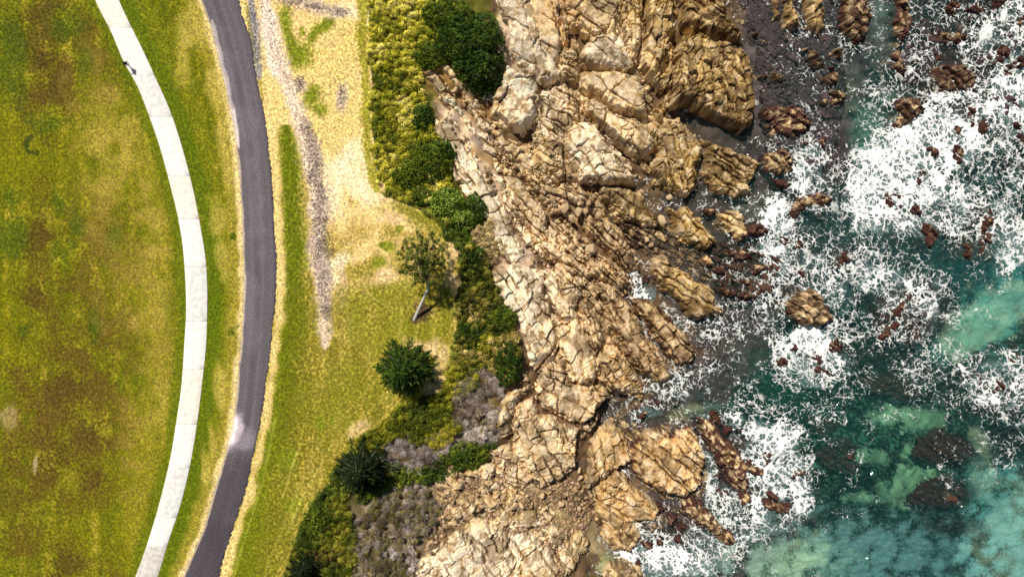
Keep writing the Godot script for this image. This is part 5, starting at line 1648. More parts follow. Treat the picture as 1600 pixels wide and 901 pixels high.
# a whorled pine seen from above: tiers of level boughs that carry bristling side shoots
func pine(label: String, u: float, v: float, base_y: float, high: float, wide: float, seed_: int, boughs := 9, tiers := 8, cols_in := [rgb(30, 50, 16), rgb(54, 82, 24), rgb(104, 126, 40)]) -> void:
	rng.seed = seed_
	var at := spot(u, v, base_y)
	var root := thing("pine_tree", at)
	tag(root, label, "tree", "pines on the headland")
	var st := SurfaceTool.new()
	st.begin(Mesh.PRIMITIVE_TRIANGLES)
	limb(st, Vector3(0, -0.3, 0), Vector3(0, high, 0), 0.26, 0.03, 9, Vector3(0.1, 0, 0.05), 6)
	st.generate_normals()
	part("trunk", st.commit(), mats.bark, root)
	var bt := SurfaceTool.new()
	bt.begin(Mesh.PRIMITIVE_TRIANGLES)
	var rows := []
	var tones := PackedFloat32Array()
	for k in tiers:
		var t := float(k) / (tiers - 1)
		var y := lerpf(high * 0.18, high * 0.97, t)
		var reach := wide * pow(1.0 - t, 0.62) * 0.93 + wide * 0.07
		for b in boughs:
			var an := TAU * (b + 0.5 * (k % 2)) / boughs + rng.randf_range(-0.2, 0.2)
			var d := Vector3(cos(an), 0.0, sin(an))
			var l := reach * rng.randf_range(0.74, 1.12) * (1.0 + 0.06 * sin(an * 2.0 + seed_) - 0.06 * cos(an))
			var tip := Vector3(0, y, 0) + d * l + Vector3.UP * (0.25 - t * 0.1) * l * 0.5
			limb(bt, Vector3(0, y, 0), tip, 0.06, 0.015, 5, Vector3.DOWN * 0.12 * l, 3)
			var n := maxi(3, int(l * 4.5))
			for q in n:
				var f := lerpf(0.18, 1.0, (q + 0.5) / n)
				var p := Vector3(0, y, 0).lerp(tip, f) + Vector3.DOWN * 0.12 * l * sin(f * PI)
				for sd in [-1, 1, 0]:
					if sd == 0 and q < n - 2:
						continue
					var yaw: float = -an - sd * rng.randf_range(0.5, 0.95)
					var sc := rng.randf_range(0.75, 1.15) * lerpf(1.1, 0.7, f if sd != 0 else 0.0)
					rows.append(Transform3D((Basis(Vector3.UP, yaw) * Basis(Vector3.BACK, rng.randf_range(-0.1, 0.3))).scaled(Vector3.ONE * sc), p))
					tones.append(rng.randf())
	bt.generate_normals()
	part("branches", bt.commit(), mats.bark, root)
	joined("crown", toned(clumps.spray, cols_in), mats.needle, rows, tones, root)

func leaning_tree() -> void:
	rng.seed = 404
	var base := spot(646, 498, 0.0)
	var fork := spot(668, 452, 3.0)
	var heart := spot(661, 405, 5.4)
	var root := thing("leaning_tree", base)
	tag(root, "open-crowned tree on a leaning white trunk beside the bare ground", "tree")
	var st := SurfaceTool.new()
	st.begin(Mesh.PRIMITIVE_TRIANGLES)
	limb(st, Vector3(0, -0.2, 0.2), fork - base, 0.2, 0.13, 9, Vector3(0, 0.12, 0), 6)
	limb(st, fork - base, heart - base + Vector3(0, 0.4, 0), 0.15, 0.05, 8, Vector3(0.1, 0.1, 0), 4)
	st.generate_normals()
	part("trunk", st.commit(), mats.white_bark, root)
	var bt := SurfaceTool.new()
	bt.begin(Mesh.PRIMITIVE_TRIANGLES)
	var rows := []
	var tones := PackedFloat32Array()
	for j in 120:
		var an := TAU * j * 0.381966 + rng.randf_range(-0.2, 0.2)
		var f := pow((j + 0.5) / 120.0, 0.6)
		if j % 9 == 8:
			f *= 1.12
		var start := (fork - base).lerp(heart - base, clampf(0.25 + rng.randf() * 0.75, 0.0, 1.0))
		var tip := heart - base + Vector3(cos(an) * f * 2.9 + 0.1, 2.0 * (1.0 - f * f) - 0.2 + rng.randf_range(-0.4, 0.4), sin(an) * f * 3.1 - 0.15)
		limb(bt, start, tip, 0.035, 0.012, 4, Vector3(0, 0.15, 0), 2)
		for q in 3:
			var p := tip if q == 0 else start.lerp(tip, rng.randf_range(0.7, 1.0)) + Vector3(rng.randfn(), rng.randfn() * 0.5, rng.randfn()) * 0.3
			rows.append(Transform3D(Basis.from_euler(Vector3(rng.randf_range(-0.4, 0.4), rng.randf() * TAU, rng.randf_range(-0.4, 0.4))).scaled(Vector3.ONE * rng.randf_range(0.8, 1.2) * (1.0 if q == 0 else 0.75)), p))
			tones.append(rng.randf())
	bt.generate_normals()
	part("branches", bt.commit(), mats.bark, root)
	joined("crown", toned(clumps.tuft, [rgb(46, 60, 16), rgb(82, 98, 28), rgb(132, 140, 54)]), mats.needle, rows, tones, root)

func make_plants() -> void:
	rng.seed = 55
	clumps.leaf = leaf_clump(1, 22, 0.2, 0.15, 0.055)
	clumps.blade = leaf_clump(2, 18, 0.16, 0.24, 0.03)
	clumps.twig = twig_clump(3, 12, 0.34)
	clumps.spray = needle_spray(4, 70, 0.16, 0.66, 0.05)
	clumps.tuft = leaf_clump(6, 40, 0.12, 0.24, 0.04)
	clumps.bush = leaf_clump(8, 12, 0.16, 0.16, 0.065)
	var lime := [rgb(70, 86, 20), rgb(120, 128, 26), rgb(176, 172, 40), rgb(226, 212, 92)]
	var mid := [rgb(48, 70, 20), rgb(88, 108, 28), rgb(140, 148, 44)]
	var dark := [rgb(30, 50, 18), rgb(56, 82, 22), rgb(104, 130, 44)]
	var bright := [rgb(60, 84, 22), rgb(112, 138, 44), rgb(186, 200, 100)]
	# low wind-clipped cover of the cliff top
	make_scrub_mass("scrub", "yellow-green low scrub strip along the cliff top", [575, -30, 700, -30, 690, 60, 655, 110, 660, 150, 668, 190, 690, 220, 700, 270, 705, 300, 660, 320, 620, 312, 596, 298, 584, 230, 580, 120], 0.34, 0.55, 1.1, [rgb(100, 112, 24), rgb(168, 166, 36), rgb(226, 214, 70), rgb(250, 238, 140)], clumps.blade, mats.leaf, 0.1)
	make_scrub_mass("scrub", "tangled green and straw scrub on the bank beside the leaning tree", [726, 385, 760, 395, 765, 430, 780, 460, 806, 500, 812, 560, 800, 600, 760, 570, 715, 575, 712, 520, 722, 450], 0.3, 0.9, 1.1, [rgb(66, 76, 22), rgb(112, 114, 34), rgb(166, 152, 62), rgb(220, 194, 128)], clumps.blade, mats.leaf)
	make_scrub_mass("scrub", "straw-coloured grassy hump between the pale green pair and the bank", [742, 356, 772, 338, 792, 368, 788, 396, 762, 414, 738, 398], 0.34, 0.45, 1.0, [rgb(150, 128, 84), rgb(196, 170, 116), rgb(226, 202, 150)], clumps.blade, mats.leaf)
	make_scrub_mass("scrub", "bright green scrub fringe above the dark gully", [700, 560, 715, 590, 700, 640, 720, 670, 690, 700, 650, 690, 620, 680, 590, 700, 560, 720, 550, 690, 600, 655, 660, 645, 695, 620], 0.32, 0.8, 1.1, [rgb(80, 92, 22), rgb(140, 142, 30), rgb(196, 184, 60)], clumps.blade, mats.leaf)
	make_scrub_mass("scrub", "green and tawny scrub slope below the straw edge", [512, 765, 545, 790, 560, 830, 545, 930, 440, 930, 462, 850, 485, 808], 0.32, 0.9, 1.1, [rgb(58, 72, 18), rgb(108, 118, 28), rgb(168, 160, 56)], clumps.blade, mats.leaf)
	make_scrub_mass("dead_scrub", "grey leafless scrub clothing the knoll above the gully", [590, 780, 620, 755, 660, 755, 692, 785, 690, 800, 650, 850, 640, 930, 560, 930, 545, 860, 560, 810], 0.4, 0.7, 1.25, [rgb(104, 88, 72), rgb(172, 156, 146), rgb(232, 220, 216)], clumps.twig, mats.twig, 0.38)
	make_scrub_mass("dead_scrub", "grey leafless scrub streaming down the steep bank", [715, 590, 735, 570, 765, 575, 790, 610, 785, 680, 760, 700, 730, 690, 705, 650], 0.42, 0.6, 1.25, [rgb(116, 98, 84), rgb(188, 172, 162), rgb(240, 228, 220)], clumps.twig, mats.twig, 0.3)
	make_scrub_mass("dead_scrub", "grey leafless scrub pocket beside the dark pine", [595, 690, 640, 675, 665, 690, 690, 660, 705, 690, 690, 730, 640, 740, 600, 730], 0.34, 0.6, 1.2, [rgb(100, 88, 82), rgb(164, 150, 144), rgb(214, 202, 198)], clumps.twig, mats.twig, 0.4)
	make_scrub_mass("scrub", "green undergrowth on the gully floor", [600, 720, 660, 730, 720, 690, 780, 690, 760, 720, 700, 745, 660, 752, 600, 770, 560, 800, 555, 770], 0.26, 0.7, 1.1, mid, clumps.leaf, mats.leaf, 0.25)
	make_scrub_mass("scrub", "mossy tawny growth streaking the steep bank", [712, 600, 740, 575, 785, 620, 780, 680, 740, 700, 705, 655], 0.2, 0.6, 1.0, [rgb(90, 84, 34), rgb(134, 120, 54), rgb(170, 150, 84)], clumps.blade, mats.leaf, 0.62)
	make_scrub_mass("scrub", "mossy tawny growth over the grey knoll", [600, 770, 665, 758, 690, 795, 650, 850, 640, 920, 560, 920, 548, 860, 570, 800], 0.26, 0.7, 1.1, [rgb(76, 78, 28), rgb(126, 118, 48), rgb(164, 146, 80)], clumps.blade, mats.leaf, 0.5)
	for seg in [["green and yellow scrub fringe along the edge of the mown headland", 560, 700, 46.0], ["green scrub fringe below the straw-coloured edge", 690, 935, 40.0], ["low scrub fringe on the bank edge by the leaning tree", 330, 575, 30.0]]:
		var left := []
		var right := []
		for v in range(seg[1], seg[2] + 1, 8):
			var f := (v + 100.0) / 50.0
			var i := int(f)
			f -= i
			f = f * f * (3.0 - 2.0 * f)
			var e: float = lerpf(contour[0][i], contour[0][i + 1], f)
			left.append_array([e - 3.0, v])
			right.push_front(v)
			right.push_front(e + float(seg[3]))
		make_scrub_mass("scrub", seg[0], left + right, 0.34, 0.6, 1.05, lime if seg[1] == 560 else mid + [rgb(190, 184, 84)], clumps.blade, mats.leaf)
	var bushes := [
		["broad dark green bush crowning the eroded bank", 735, 60, 52, 46, 2.2, dark],
		["dark green bush above the pale rock bluff", 752, 105, 40, 36, 2.0, dark],
		["leafy bush at the back of the crowning bush", 700, 22, 40, 28, 1.7, mid],
		["shaggy green bush beside the eroded gully head", 672, 86, 26, 22, 1.4, mid],
		["small dark bush overhanging the bluff", 768, 140, 17, 14, 1.2, dark],
		["grey-green bush clinging to the bluff edge", 762, 152, 12, 9, 0.8, [rgb(84, 80, 70), rgb(120, 112, 104), rgb(150, 140, 132)]],
		["compact dark bush halfway along the scrub strip", 660, 182, 16, 20, 1.3, dark],
		["tall green bush in the middle of the scrub strip", 672, 250, 34, 34, 1.7, mid],
		["dark bush leaning over the chalky bank", 690, 236, 22, 22, 1.5, dark],
		["green bush on the lower scrub strip", 640, 272, 26, 24, 1.2, mid],
		["yellow-topped bush at the scrub strip's seaward edge", 668, 218, 20, 10, 1.1, lime],
		["pale green rounded bush, taller of the pair at the strip's end", 700, 318, 28, 24, 1.9, bright],
		["pale green rounded bush, smaller of the pair at the strip's end", 722, 344, 20, 17, 1.6, bright],
		["dark green bush behind the pale green pair", 744, 326, 18, 26, 1.2, dark],
		["low olive bush beside the pale green pair", 660, 306, 24, 14, 0.9, mid],
		["small dark bush on the straw bank", 742, 400, 20, 14, 1.0, dark],
		["spreading olive bush on the bank below the leaning tree", 732, 470, 20, 24, 1.0, [rgb(48, 54, 20), rgb(80, 82, 28), rgb(120, 112, 50)]],
		["dark green bush at the top of the white rock face", 784, 500, 24, 22, 1.4, mid],
		["dense dark bush hanging over the cream rock face", 794, 570, 22, 34, 1.6, dark],
		["straggly bush on the bank near the round pine", 735, 525, 22, 22, 1.0, dark],
		["yellow-green bush between the bank bushes", 762, 535, 22, 18, 1.0, lime],
		["small dark bush in the gully floor", 720, 715, 22, 12, 0.9, dark],
		["lush bush on the slope beneath the dark pine", 500, 815, 26, 30, 1.1, mid],
		["ragged dark bush at the foot of the scrub slope", 500, 875, 40, 20, 1.1, [rgb(52, 48, 22), rgb(92, 82, 34), rgb(130, 114, 56)]],
		["little green bush above the gully beside the round pine", 700, 600, 10, 8, 0.6, lime],
	]
	for q in bushes:
		bush("bush", q[0], "", q[1], q[2], q[3], q[4], q[5], q[6], 1.1 if q[6] == bright else 1.0, 30.0)
	pine("round dark green pine standing alone on the mown headland", 638, 570, 0.0, 7.5, 3.1, 611, 12, 10)
	pine("dark pine leaning out of the scrub at the gully edge", 572, 722, -0.8, 7.0, 2.9, 612, 9, 8, [rgb(20, 34, 18), rgb(36, 54, 24), rgb(58, 76, 34)])
	pine("small dark pine among the scrub at the slope foot", 480, 882, -0.6, 4.0, 1.6, 613, 8, 6, [rgb(18, 30, 16), rgb(32, 48, 20), rgb(54, 70, 30)])
	leaning_tree()

# ------------------------------------------------------------------ the sea
var swell := FastNoiseLite.new()
func wave(x: float, z: float) -> float:
	return SEA + 0.26 * swell.get_noise_2d(x * 0.5, z * 0.8) + 0.16 * swell.get_noise_2d(x * 1.3 + 40.0, z * 2.6)

func make_sea() -> void:
	var s := (EYE - SEA) / FOCAL
	var c := Canvas.new(860, -60, 1740, 960, 0.8, 51, 0.03, 0.22)
	c.fill(rgb(18, 52, 50))
	c.a.fill(0.62)
	# thin over the rocks, deep outside
	for y in c.h:
		for x in c.w:
			var i := y * c.w + x
			var depth := SEA - land_px(x / c.k + c.u0, y / c.k + c.v0)
			c.a[i] = clampf(0.1 + 0.24 * depth, 0.12, 0.5)
	# milky and clear water (stirred sand and air), carried by the swell
	for q in [[1480, 600, 120, 60, 0, rgb(36, 54, 54), 0.5], [1400, 580, 120, 50, 0, rgb(30, 54, 50), 0.5], [1420, 400, 160, 60, 0, rgb(44, 74, 74), 0.5], [1330, 350, 90, 60, 0, rgb(56, 84, 82), 0.5], [1540, 430, 80, 50, 0, rgb(34, 98, 96), 0.6]]:
		c.blob(q[0], q[1], q[2], q[3], q[4], q[5], q[6], 1.3, 1.0)
	for q in [[1540, 500, 60, 34, -30, rgb(54, 158, 142), 0.85], [1500, 540, 50, 20, -10, rgb(50, 140, 126), 0.6], [1590, 460, 40, 40, 0, rgb(60, 150, 145), 0.7], [1190, 560, 50, 20, 0, rgb(30, 96, 80), 0.6], [1210, 610, 60, 30, 0, rgb(24, 84, 70), 0.6], [1340, 660, 90, 50, 0, rgb(20, 74, 66), 0.5]]:
		c.blob(q[0], q[1], q[2], q[3], q[4], q[5], q[6], 1.5, 1.0)
	for q in [[1350, 850, 140, 40, 0, rgb(92, 138, 138), 0.75], [1300, 885, 120, 40, 0, rgb(104, 160, 150), 0.75], [1450, 870, 120, 40, 0, rgb(74, 124, 126), 0.7], [1560, 800, 50, 60, -20, rgb(84, 156, 154), 0.7], [1590, 860, 60, 60, 0, rgb(104, 168, 166), 0.8], [1530, 760, 30, 40, 0, rgb(78, 150, 144), 0.6], [1220, 880, 60, 26, 0, rgb(150, 186, 152), 0.8], [1120, 880, 60, 26, 0, rgb(130, 160, 152), 0.7], [1100, 640, 30, 14, 0, rgb(100, 140, 124), 0.6], [1210, 830, 40, 20, 0, rgb(104, 134, 130), 0.5], [1360, 190, 30, 40, 0, rgb(100, 140, 126), 0.5], [1380, 30, 20, 70, 0, rgb(120, 150, 140), 0.5], [1560, 560, 40, 20, 0, rgb(60, 130, 122), 0.5]]:
		c.blob(q[0], q[1], q[2], q[3], q[4], q[5], q[6], 2.6, 1.3)
		c.blob(q[0], q[1], q[2], q[3], q[4], q[5], q[6] * 0.7, 2.6, 1.3, 0.66)
	for q in [[1510, 170, 110, 60, 0.3], [1460, 90, 80, 60, 0.25], [1560, 60, 70, 70, 0.3], [1590, 210, 40, 50, 0.3], [1430, 260, 60, 40, 0.35], [1420, 480, 50, 40, 0.35], [1540, 370, 60, 40, 0.35], [1270, 560, 50, 30, 0.35], [1320, 410, 30, 24, 0.35], [1280, 220, 60, 70, 0.22], [1220, 410, 50, 40, 0.3], [1560, 610, 50, 36, 0.4], [1450, 350, 50, 30, 0.4]]:
		c.blob(q[0], q[1], q[2], q[3], 0, Color.BLACK, 0.9, 1.2, 0.9, q[4])
	for q in [[1440, 715, 60, 50], [1390, 660, 60, 40]]:
		c.blob(q[0], q[1], q[2], q[3], 0, Color.BLACK, 0.8, 1.0, 1.0, 0.4)
	for q in [[1480, 775, 45, 22, -15], [1480, 705, 45, 26, 10], [1420, 770, 40, 14, -20], [1560, 690, 40, 20, 0], [1490, 820, 40, 14, 0], [1460, 480, 30, 40, 0]]:
		c.blob(q[0], q[1], q[2], q[3], q[4], rgb(26, 36, 38), 0.6, 1.4, 0.9)
	# air beaten into the water turns it pale under the surf
	map_foam()
	for y in c.h:
		var gj := clampi(int((y / c.k + c.v0 + 60.0) / 4.0), 0, gh - 1)
		for x in c.w:
			var i := y * c.w + x
			var d := den[gj * gw + clampi(int((x / c.k + c.u0 - 860.0) / 4.0), 0, gw - 1)] + (c.nz[i] / 255.0 - 0.5) * 0.6 + (c.nf[i] / 255.0 - 0.5) * 0.3
			var t := clampf((d - 0.45) * 1.1, 0.0, 0.6)
			c.put(i, rgb(176, 192, 196), t)
			c.a[i] = lerpf(c.a[i], 0.85, t)
	# fine chop: bright streaks of lit wavelets painted into the colour, with thin froth films
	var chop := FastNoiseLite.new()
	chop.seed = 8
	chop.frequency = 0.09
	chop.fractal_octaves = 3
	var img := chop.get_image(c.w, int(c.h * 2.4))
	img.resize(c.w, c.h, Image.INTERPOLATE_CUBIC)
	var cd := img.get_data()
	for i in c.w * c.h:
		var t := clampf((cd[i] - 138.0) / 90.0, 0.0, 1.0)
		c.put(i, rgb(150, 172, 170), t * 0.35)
	var m := surface("sea_water", Color.WHITE, 0.12)
	m.transparency = BaseMaterial3D.TRANSPARENCY_ALPHA
	m.metallic_specular = 0.4
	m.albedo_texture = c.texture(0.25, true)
	m.texture_repeat = false
	swell.seed = 91
	swell.frequency = 0.5
	swell.fractal_octaves = 3
	var v := PackedVector3Array()
	var n := PackedVector3Array()
	var uv := PackedVector2Array()
	var ix := PackedInt32Array()
	var step := 0.17
	var x0 := 6.0
	var z0 := -45.0
	var nx := int((74.0 - x0) / step) + 1
	var nz := int(90.0 / step) + 1
	for j in nz:
		for i in nx:
			var x := x0 + i * step
			var z := z0 + j * step
			if i == 0 or j == 0 or i == nx - 1 or j == nz - 1:
				v.append(Vector3(x, SEA, z))
			else:
				v.append(Vector3(x, wave(x, z), z))
			uv.append(Vector2((800.0 + x / s - c.u0) * c.k / c.w, (450.5 + z / s - c.v0) * c.k / c.h))
	for j in nz:
		for i in nx:
			var l := v[j * nx + maxi(i - 1, 0)].y - v[j * nx + mini(i + 1, nx - 1)].y
			var u := v[maxi(j - 1, 0) * nx + i].y - v[mini(j + 1, nz - 1) * nx + i].y
			n.append(Vector3(l, step * 2.0, u).normalized())
	for j in nz - 1:
		for i in nx - 1:
			var a := j * nx + i
			ix.append_array([a, a + 1, a + nx + 1, a, a + nx + 1, a + nx])
	# out to sea
	var xe := x0 + (nx - 1) * step
	var ze := z0 + (nz - 1) * step
	for r in [[xe, -150.0, 260.0, 150.0], [x0, -150.0, xe, z0], [x0, ze, xe, 150.0]]:
		var b := v.size()
		for p in [[0, 1], [2, 1], [2, 3], [0, 3]]:
			v.append(Vector3(r[p[0]], SEA, r[p[1]]))
			n.append(Vector3.UP)
			uv.append(Vector2(0.99, 0.55))
		ix.append_array([b, b + 1, b + 2, b, b + 2, b + 3])
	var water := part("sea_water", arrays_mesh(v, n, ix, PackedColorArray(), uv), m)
	tag(water, "", "", "", "structure")
	make_foam(s)

var den := PackedFloat32Array()
var gw := 220
var gh := 262
func map_foam() -> void:
	# how thick the froth lies, from the photograph's white areas
	den.resize(gw * gh)
	den.fill(0.16)
	var spots := [[1400, 262, 62, 55, 0.98], [1455, 218, 80, 46, 0.98], [1370, 305, 46, 40, 0.95], [1420, 290, 60, 36, 0.9], [1350, 275, 26, 40, 0.9], [1590, 180, 30, 30, 0.85], [1500, 130, 30, 14, 0.8], [1480, 300, 50, 20, 0.8], [1440, 350, 40, 12, 0.85], [1340, 330, 14, 30, 0.8], [1530, 190, 80, 60, 0.7], [1590, 140, 40, 70, 0.92], [1560, 60, 60, 40, 0.62], [1600, 20, 40, 40, 0.75], [1450, 330, 80, 36, 0.72], [1540, 290, 70, 50, 0.55], [1585, 375, 36, 40, 0.85], [1562, 350, 30, 40, 0.8], [1395, 345, 60, 18, 0.8], [1262, 262, 20, 46, 0.85], [1275, 300, 26, 30, 0.55], [1208, 345, 20, 30, 0.98], [1212, 385, 26, 30, 0.9], [1228, 410, 40, 30, 0.7], [1280, 430, 50, 36, 0.62], [1310, 460, 20, 30, 0.7], [1335, 410, 50, 26, 0.52], [1370, 432, 46, 22, 0.75], [1425, 455, 46, 34, 0.66], [1452, 480, 14, 30, 0.8], [1400, 500, 70, 26, 0.5], [1262, 540, 46, 30, 0.95], [1240, 560, 30, 26, 0.9], [1300, 570, 26, 26, 0.8], [1275, 590, 40, 14, 0.7], [1470, 560, 50, 26, 0.45], [1450, 580, 60, 26, 0.42], [1560, 600, 50, 40, 0.72], [1590, 640, 30, 26, 0.55], [1520, 600, 30, 18, 0.6], [1210, 690, 34, 30, 0.98], [1180, 668, 20, 16, 0.9], [1150, 655, 12, 10, 0.9], [1172, 720, 14, 34, 0.9], [1215, 740, 44, 40, 0.9], [1250, 770, 22, 34, 0.72], [1190, 790, 16, 26, 0.8], [1130, 790, 34, 36, 0.75], [1110, 740, 10, 34, 0.7], [1150, 840, 40, 16, 0.6], [1180, 822, 60, 12, 0.6], [1090, 850, 46, 30, 0.62], [1025, 872, 46, 30, 0.98], [995, 850, 26, 30, 0.7], [1060, 880, 50, 22, 0.75], [1010, 810, 30, 10, 0.5], [1070, 835, 40, 14, 0.6], [1060, 602, 50, 22, 0.6], [1015, 640, 24, 8, 0.75], [1030, 616, 40, 10, 0.55], [1080, 580, 46, 14, 0.5], [1095, 515, 46, 16, 0.5], [1150, 480, 60, 26, 0.42], [1006, 456, 16, 12, 0.95], [1000, 440, 10, 8, 0.7], [1030, 486, 30, 10, 0.66], [1055, 505, 20, 8, 0.66], [1200, 470, 60, 26, 0.45], [1180, 500, 60, 30, 0.34], [1440, 130, 50, 30, 0.42], [1385, 130, 30, 30, 0.4], [1480, 20, 50, 40, 0.36], [1520, 120, 40, 40, 0.5], [1440, 60, 20, 50, 0.36], [1350, 370, 60, 26, 0.36], [1320, 330, 40, 30, 0.3], [1210, 215, 40, 10, 0.35], [1250, 235, 16, 20, 0.5], [1140, 540, 50, 30, 0.3], [1230, 640, 50, 20, 0.4], [1300, 635, 30, 16, 0.35], [1140, 650, 16, 12, 0.6], [960, 868, 20, 8, 0.5], [935, 850, 8, 20, 0.4], [1105, 690, 8, 20, 0.55], [1300, 520, 26, 20, 0.5], [1180, 385, 10, 10, 0.5]]
	var calm := [[1330, 720, 110, 80, 0.75], [1450, 740, 90, 90, 0.75], [1400, 860, 200, 60, 0.85], [1560, 500, 60, 50, 0.7], [1570, 820, 60, 90, 0.85], [1240, 880, 60, 30, 0.8], [1200, 110, 40, 80, 0.8], [1290, 200, 40, 60, 0.5], [1380, 40, 30, 60, 0.6], [940, 830, 30, 50, 0.9], [1110, 640, 30, 14, 0.7], [1110, 210, 70, 30, 0.9], [980, 370, 90, 40, 1.0], [1080, 390, 60, 30, 1.0], [1190, 50, 40, 50, 0.9]]
	for j in gh:
		for i in gw:
			var u := 860.0 + i * 4.0
			var v := -60.0 + j * 4.0
			var d := 0.17
			for q in calm:
				var e: float = (u - q[0]) * (u - q[0]) / (q[2] * q[2]) + (v - q[1]) * (v - q[1]) / (q[3] * q[3])
				if e < 1.6:
					d *= 1.0 - float(q[4]) * clampf(1.6 - e, 0.0, 1.0)
			for q in spots:
				var e: float = (u - q[0]) * (u - q[0]) / (q[2] * q[2]) + (v - q[1]) * (v - q[1]) / (q[3] * q[3])
				if e < 2.2:
					var t := clampf((2.2 - e) / 1.7, 0.0, 1.0)
					d = maxf(d, float(q[4]) * t * t * (3.0 - 2.0 * t))
			den[j * gw + i] = d

func make_foam(s: float) -> void:
	var lace := FastNoiseLite.new()
	lace.seed = 12
	lace.noise_type = FastNoiseLite.TYPE_CELLULAR
	lace.cellular_return_type = FastNoiseLite.RETURN_DISTANCE2_SUB
	lace.frequency = 1.05
	lace.fractal_type = FastNoiseLite.FRACTAL_NONE
	lace.domain_warp_enabled = true
	lace.domain_warp_amplitude = 2.2
	lace.domain_warp_frequency = 0.22
	lace.domain_warp_fractal_octaves = 2
	strings.seed = 57
	strings.noise_type = FastNoiseLite.TYPE_SIMPLEX_SMOOTH
	strings.frequency = 0.55
	strings.fractal_type = FastNoiseLite.FRACTAL_NONE
	strings.domain_warp_enabled = true
	strings.domain_warp_amplitude = 2.2
	strings.domain_warp_frequency = 0.22
	strings.domain_warp_fractal_octaves = 2
	var fine: FastNoiseLite = lace.duplicate()
	fine.seed = 99
	fine.frequency = 2.9
	fine.domain_warp_amplitude = 0.45
	fine.domain_warp_frequency = 0.8
	# what share of the froth pattern lies under a level
	var levels := PackedFloat32Array()
	for j in 6000:
		levels.append(froth(lace, fine, rng.randf_range(10, 70), rng.randf_range(-40, 40)))
	levels.sort()
	var step := 0.085
	var x0 := 8.0
	var z0 := -41.0
	var nx := int((72.0 - x0) / step)
	var nz := int(82.0 / step)
	var f := PackedFloat32Array()
	f.resize(nx * nz)
	for j in nz:
		var z := z0 + j * step
		var gv0 := (450.5 + z / s + 60.0) / 4.0
		for i in nx:
			var x := x0 + i * step
			var gv := clampf(gv0 + noise_a.get_noise_2d(x * 0.8 + 60.0, z * 0.8) * 7.0, 0.0, gh - 1.01)
			var gj := int(gv)
			gv -= gj
			var gu := clampf((800.0 + x / s - 860.0) / 4.0 + noise_a.get_noise_2d(x * 0.8, z * 0.8 + 90.0) * 7.0, 0.0, gw - 1.01)
			var gi := int(gu)
			gu -= gi
			var g := gj * gw + gi
			var d := lerpf(lerpf(den[g], den[g + 1], gu), lerpf(den[g + gw], den[g + gw + 1], gu), gv)
			if d < 0.03:
				f[j * nx + i] = -1.0
				continue
			var patch := noise_a.get_noise_2d(x * 1.1, z * 1.1)
			d = clampf(d + patch * 0.4 + 0.15 * noise_b.get_noise_2d(x * 1.5, z * 1.5), 0.0, 1.0)
			var cover := pow(d, 1.6) * 0.68 + 0.16 * smoothstep(0.9, 1.05, d)
			f[j * nx + i] = levels[int(clampf(cover, 0.0, 0.97) * 5999.0)] - froth(lace, fine, x, z) + 0.035
	var v := PackedVector3Array()
	var n := PackedVector3Array()
	var ix := PackedInt32Array()
	var own := PackedInt32Array()
	own.resize(nx * nz)
	own.fill(-1)
	for j in range(1, nz - 2):
		for i in range(1, nx - 2):
			var c := j * nx + i
			var q := PackedInt32Array([c, c + 1, c + nx + 1, c + nx])
			var hits := 0
			for k in 4:
				if f[q[k]] > 0.0:
					hits += 1
			if hits == 0:
				continue
			var ring := PackedInt32Array()
			for k in 4:
				var a := q[k]
				var b := q[(k + 1) & 3]
				if f[a] > 0.0:
					if own[a] < 0:
						own[a] = v.size()
						foam_vertex(v, n, f, a, a, 0.0, nx, x0, z0, step)
					ring.append(own[a])
				if (f[a] > 0.0) != (f[b] > 0.0):
					ring.append(v.size())
					foam_vertex(v, n, f, a, b, f[a] / (f[a] - f[b]), nx, x0, z0, step)
			for k in range(1, ring.size() - 1):
				ix.append_array([ring[0], ring[k], ring[k + 1]])
	var o := part("sea_foam", arrays_mesh(v, n, ix, foam_cols), mats.foam)
	tag(o, "white lacy sea foam spread over the surf among the rocks", "foam", "", "stuff")

var strings := FastNoiseLite.new()
func froth(lace: FastNoiseLite, fine: FastNoiseLite, x: float, z: float) -> float:
	var big := lace.get_noise_2d(x, z) + 1.0
	var small := fine.get_noise_2d(x, z) + 1.0
	var wide := lace.get_noise_2d(x * 0.42 + 31.0, z * 0.42) + 1.0
	var thread := absf(strings.get_noise_2d(x, z))
	var hair := absf(strings.get_noise_2d(x * 2.3 + 80.0, z * 2.3))
	return minf(minf(minf(wide * 1.2 + 0.04, big * 0.62 + 0.05), minf(thread * 1.1, hair * 0.8 + 0.06)), small * 0.5 + 0.24) + 0.06 * small

var foam_cols := PackedColorArray()
func foam_vertex(v: PackedVector3Array, n: PackedVector3Array, f: PackedFloat32Array, a: int, b: int, t: float, nx: int, x0: float, z0: float, step: float) -> void:
	var x := x0 + lerpf(a % nx, b % nx, t) * step
	var z := z0 + lerpf(a / nx, b / nx, t) * step
	var h := 0.035 + (0.0 if a != b else minf(f[a], 0.5) * 0.6)
	v.append(Vector3(x, wave(x, z) + h, z))
	foam_cols.append(Color(1, 1, 1, 0.12 if a != b else clampf(0.12 + f[a] * 8.5, 0.0, 0.98)))
	var gx := clampf(f[a + 1], 0.0, 0.5) - clampf(f[a - 1], 0.0, 0.5)
	var gz := clampf(f[a + nx], 0.0, 0.5) - clampf(f[a - nx], 0.0, 0.5)
	n.append(Vector3(-gx * 0.6, step * 2.0, -gz * 0.6).normalized())

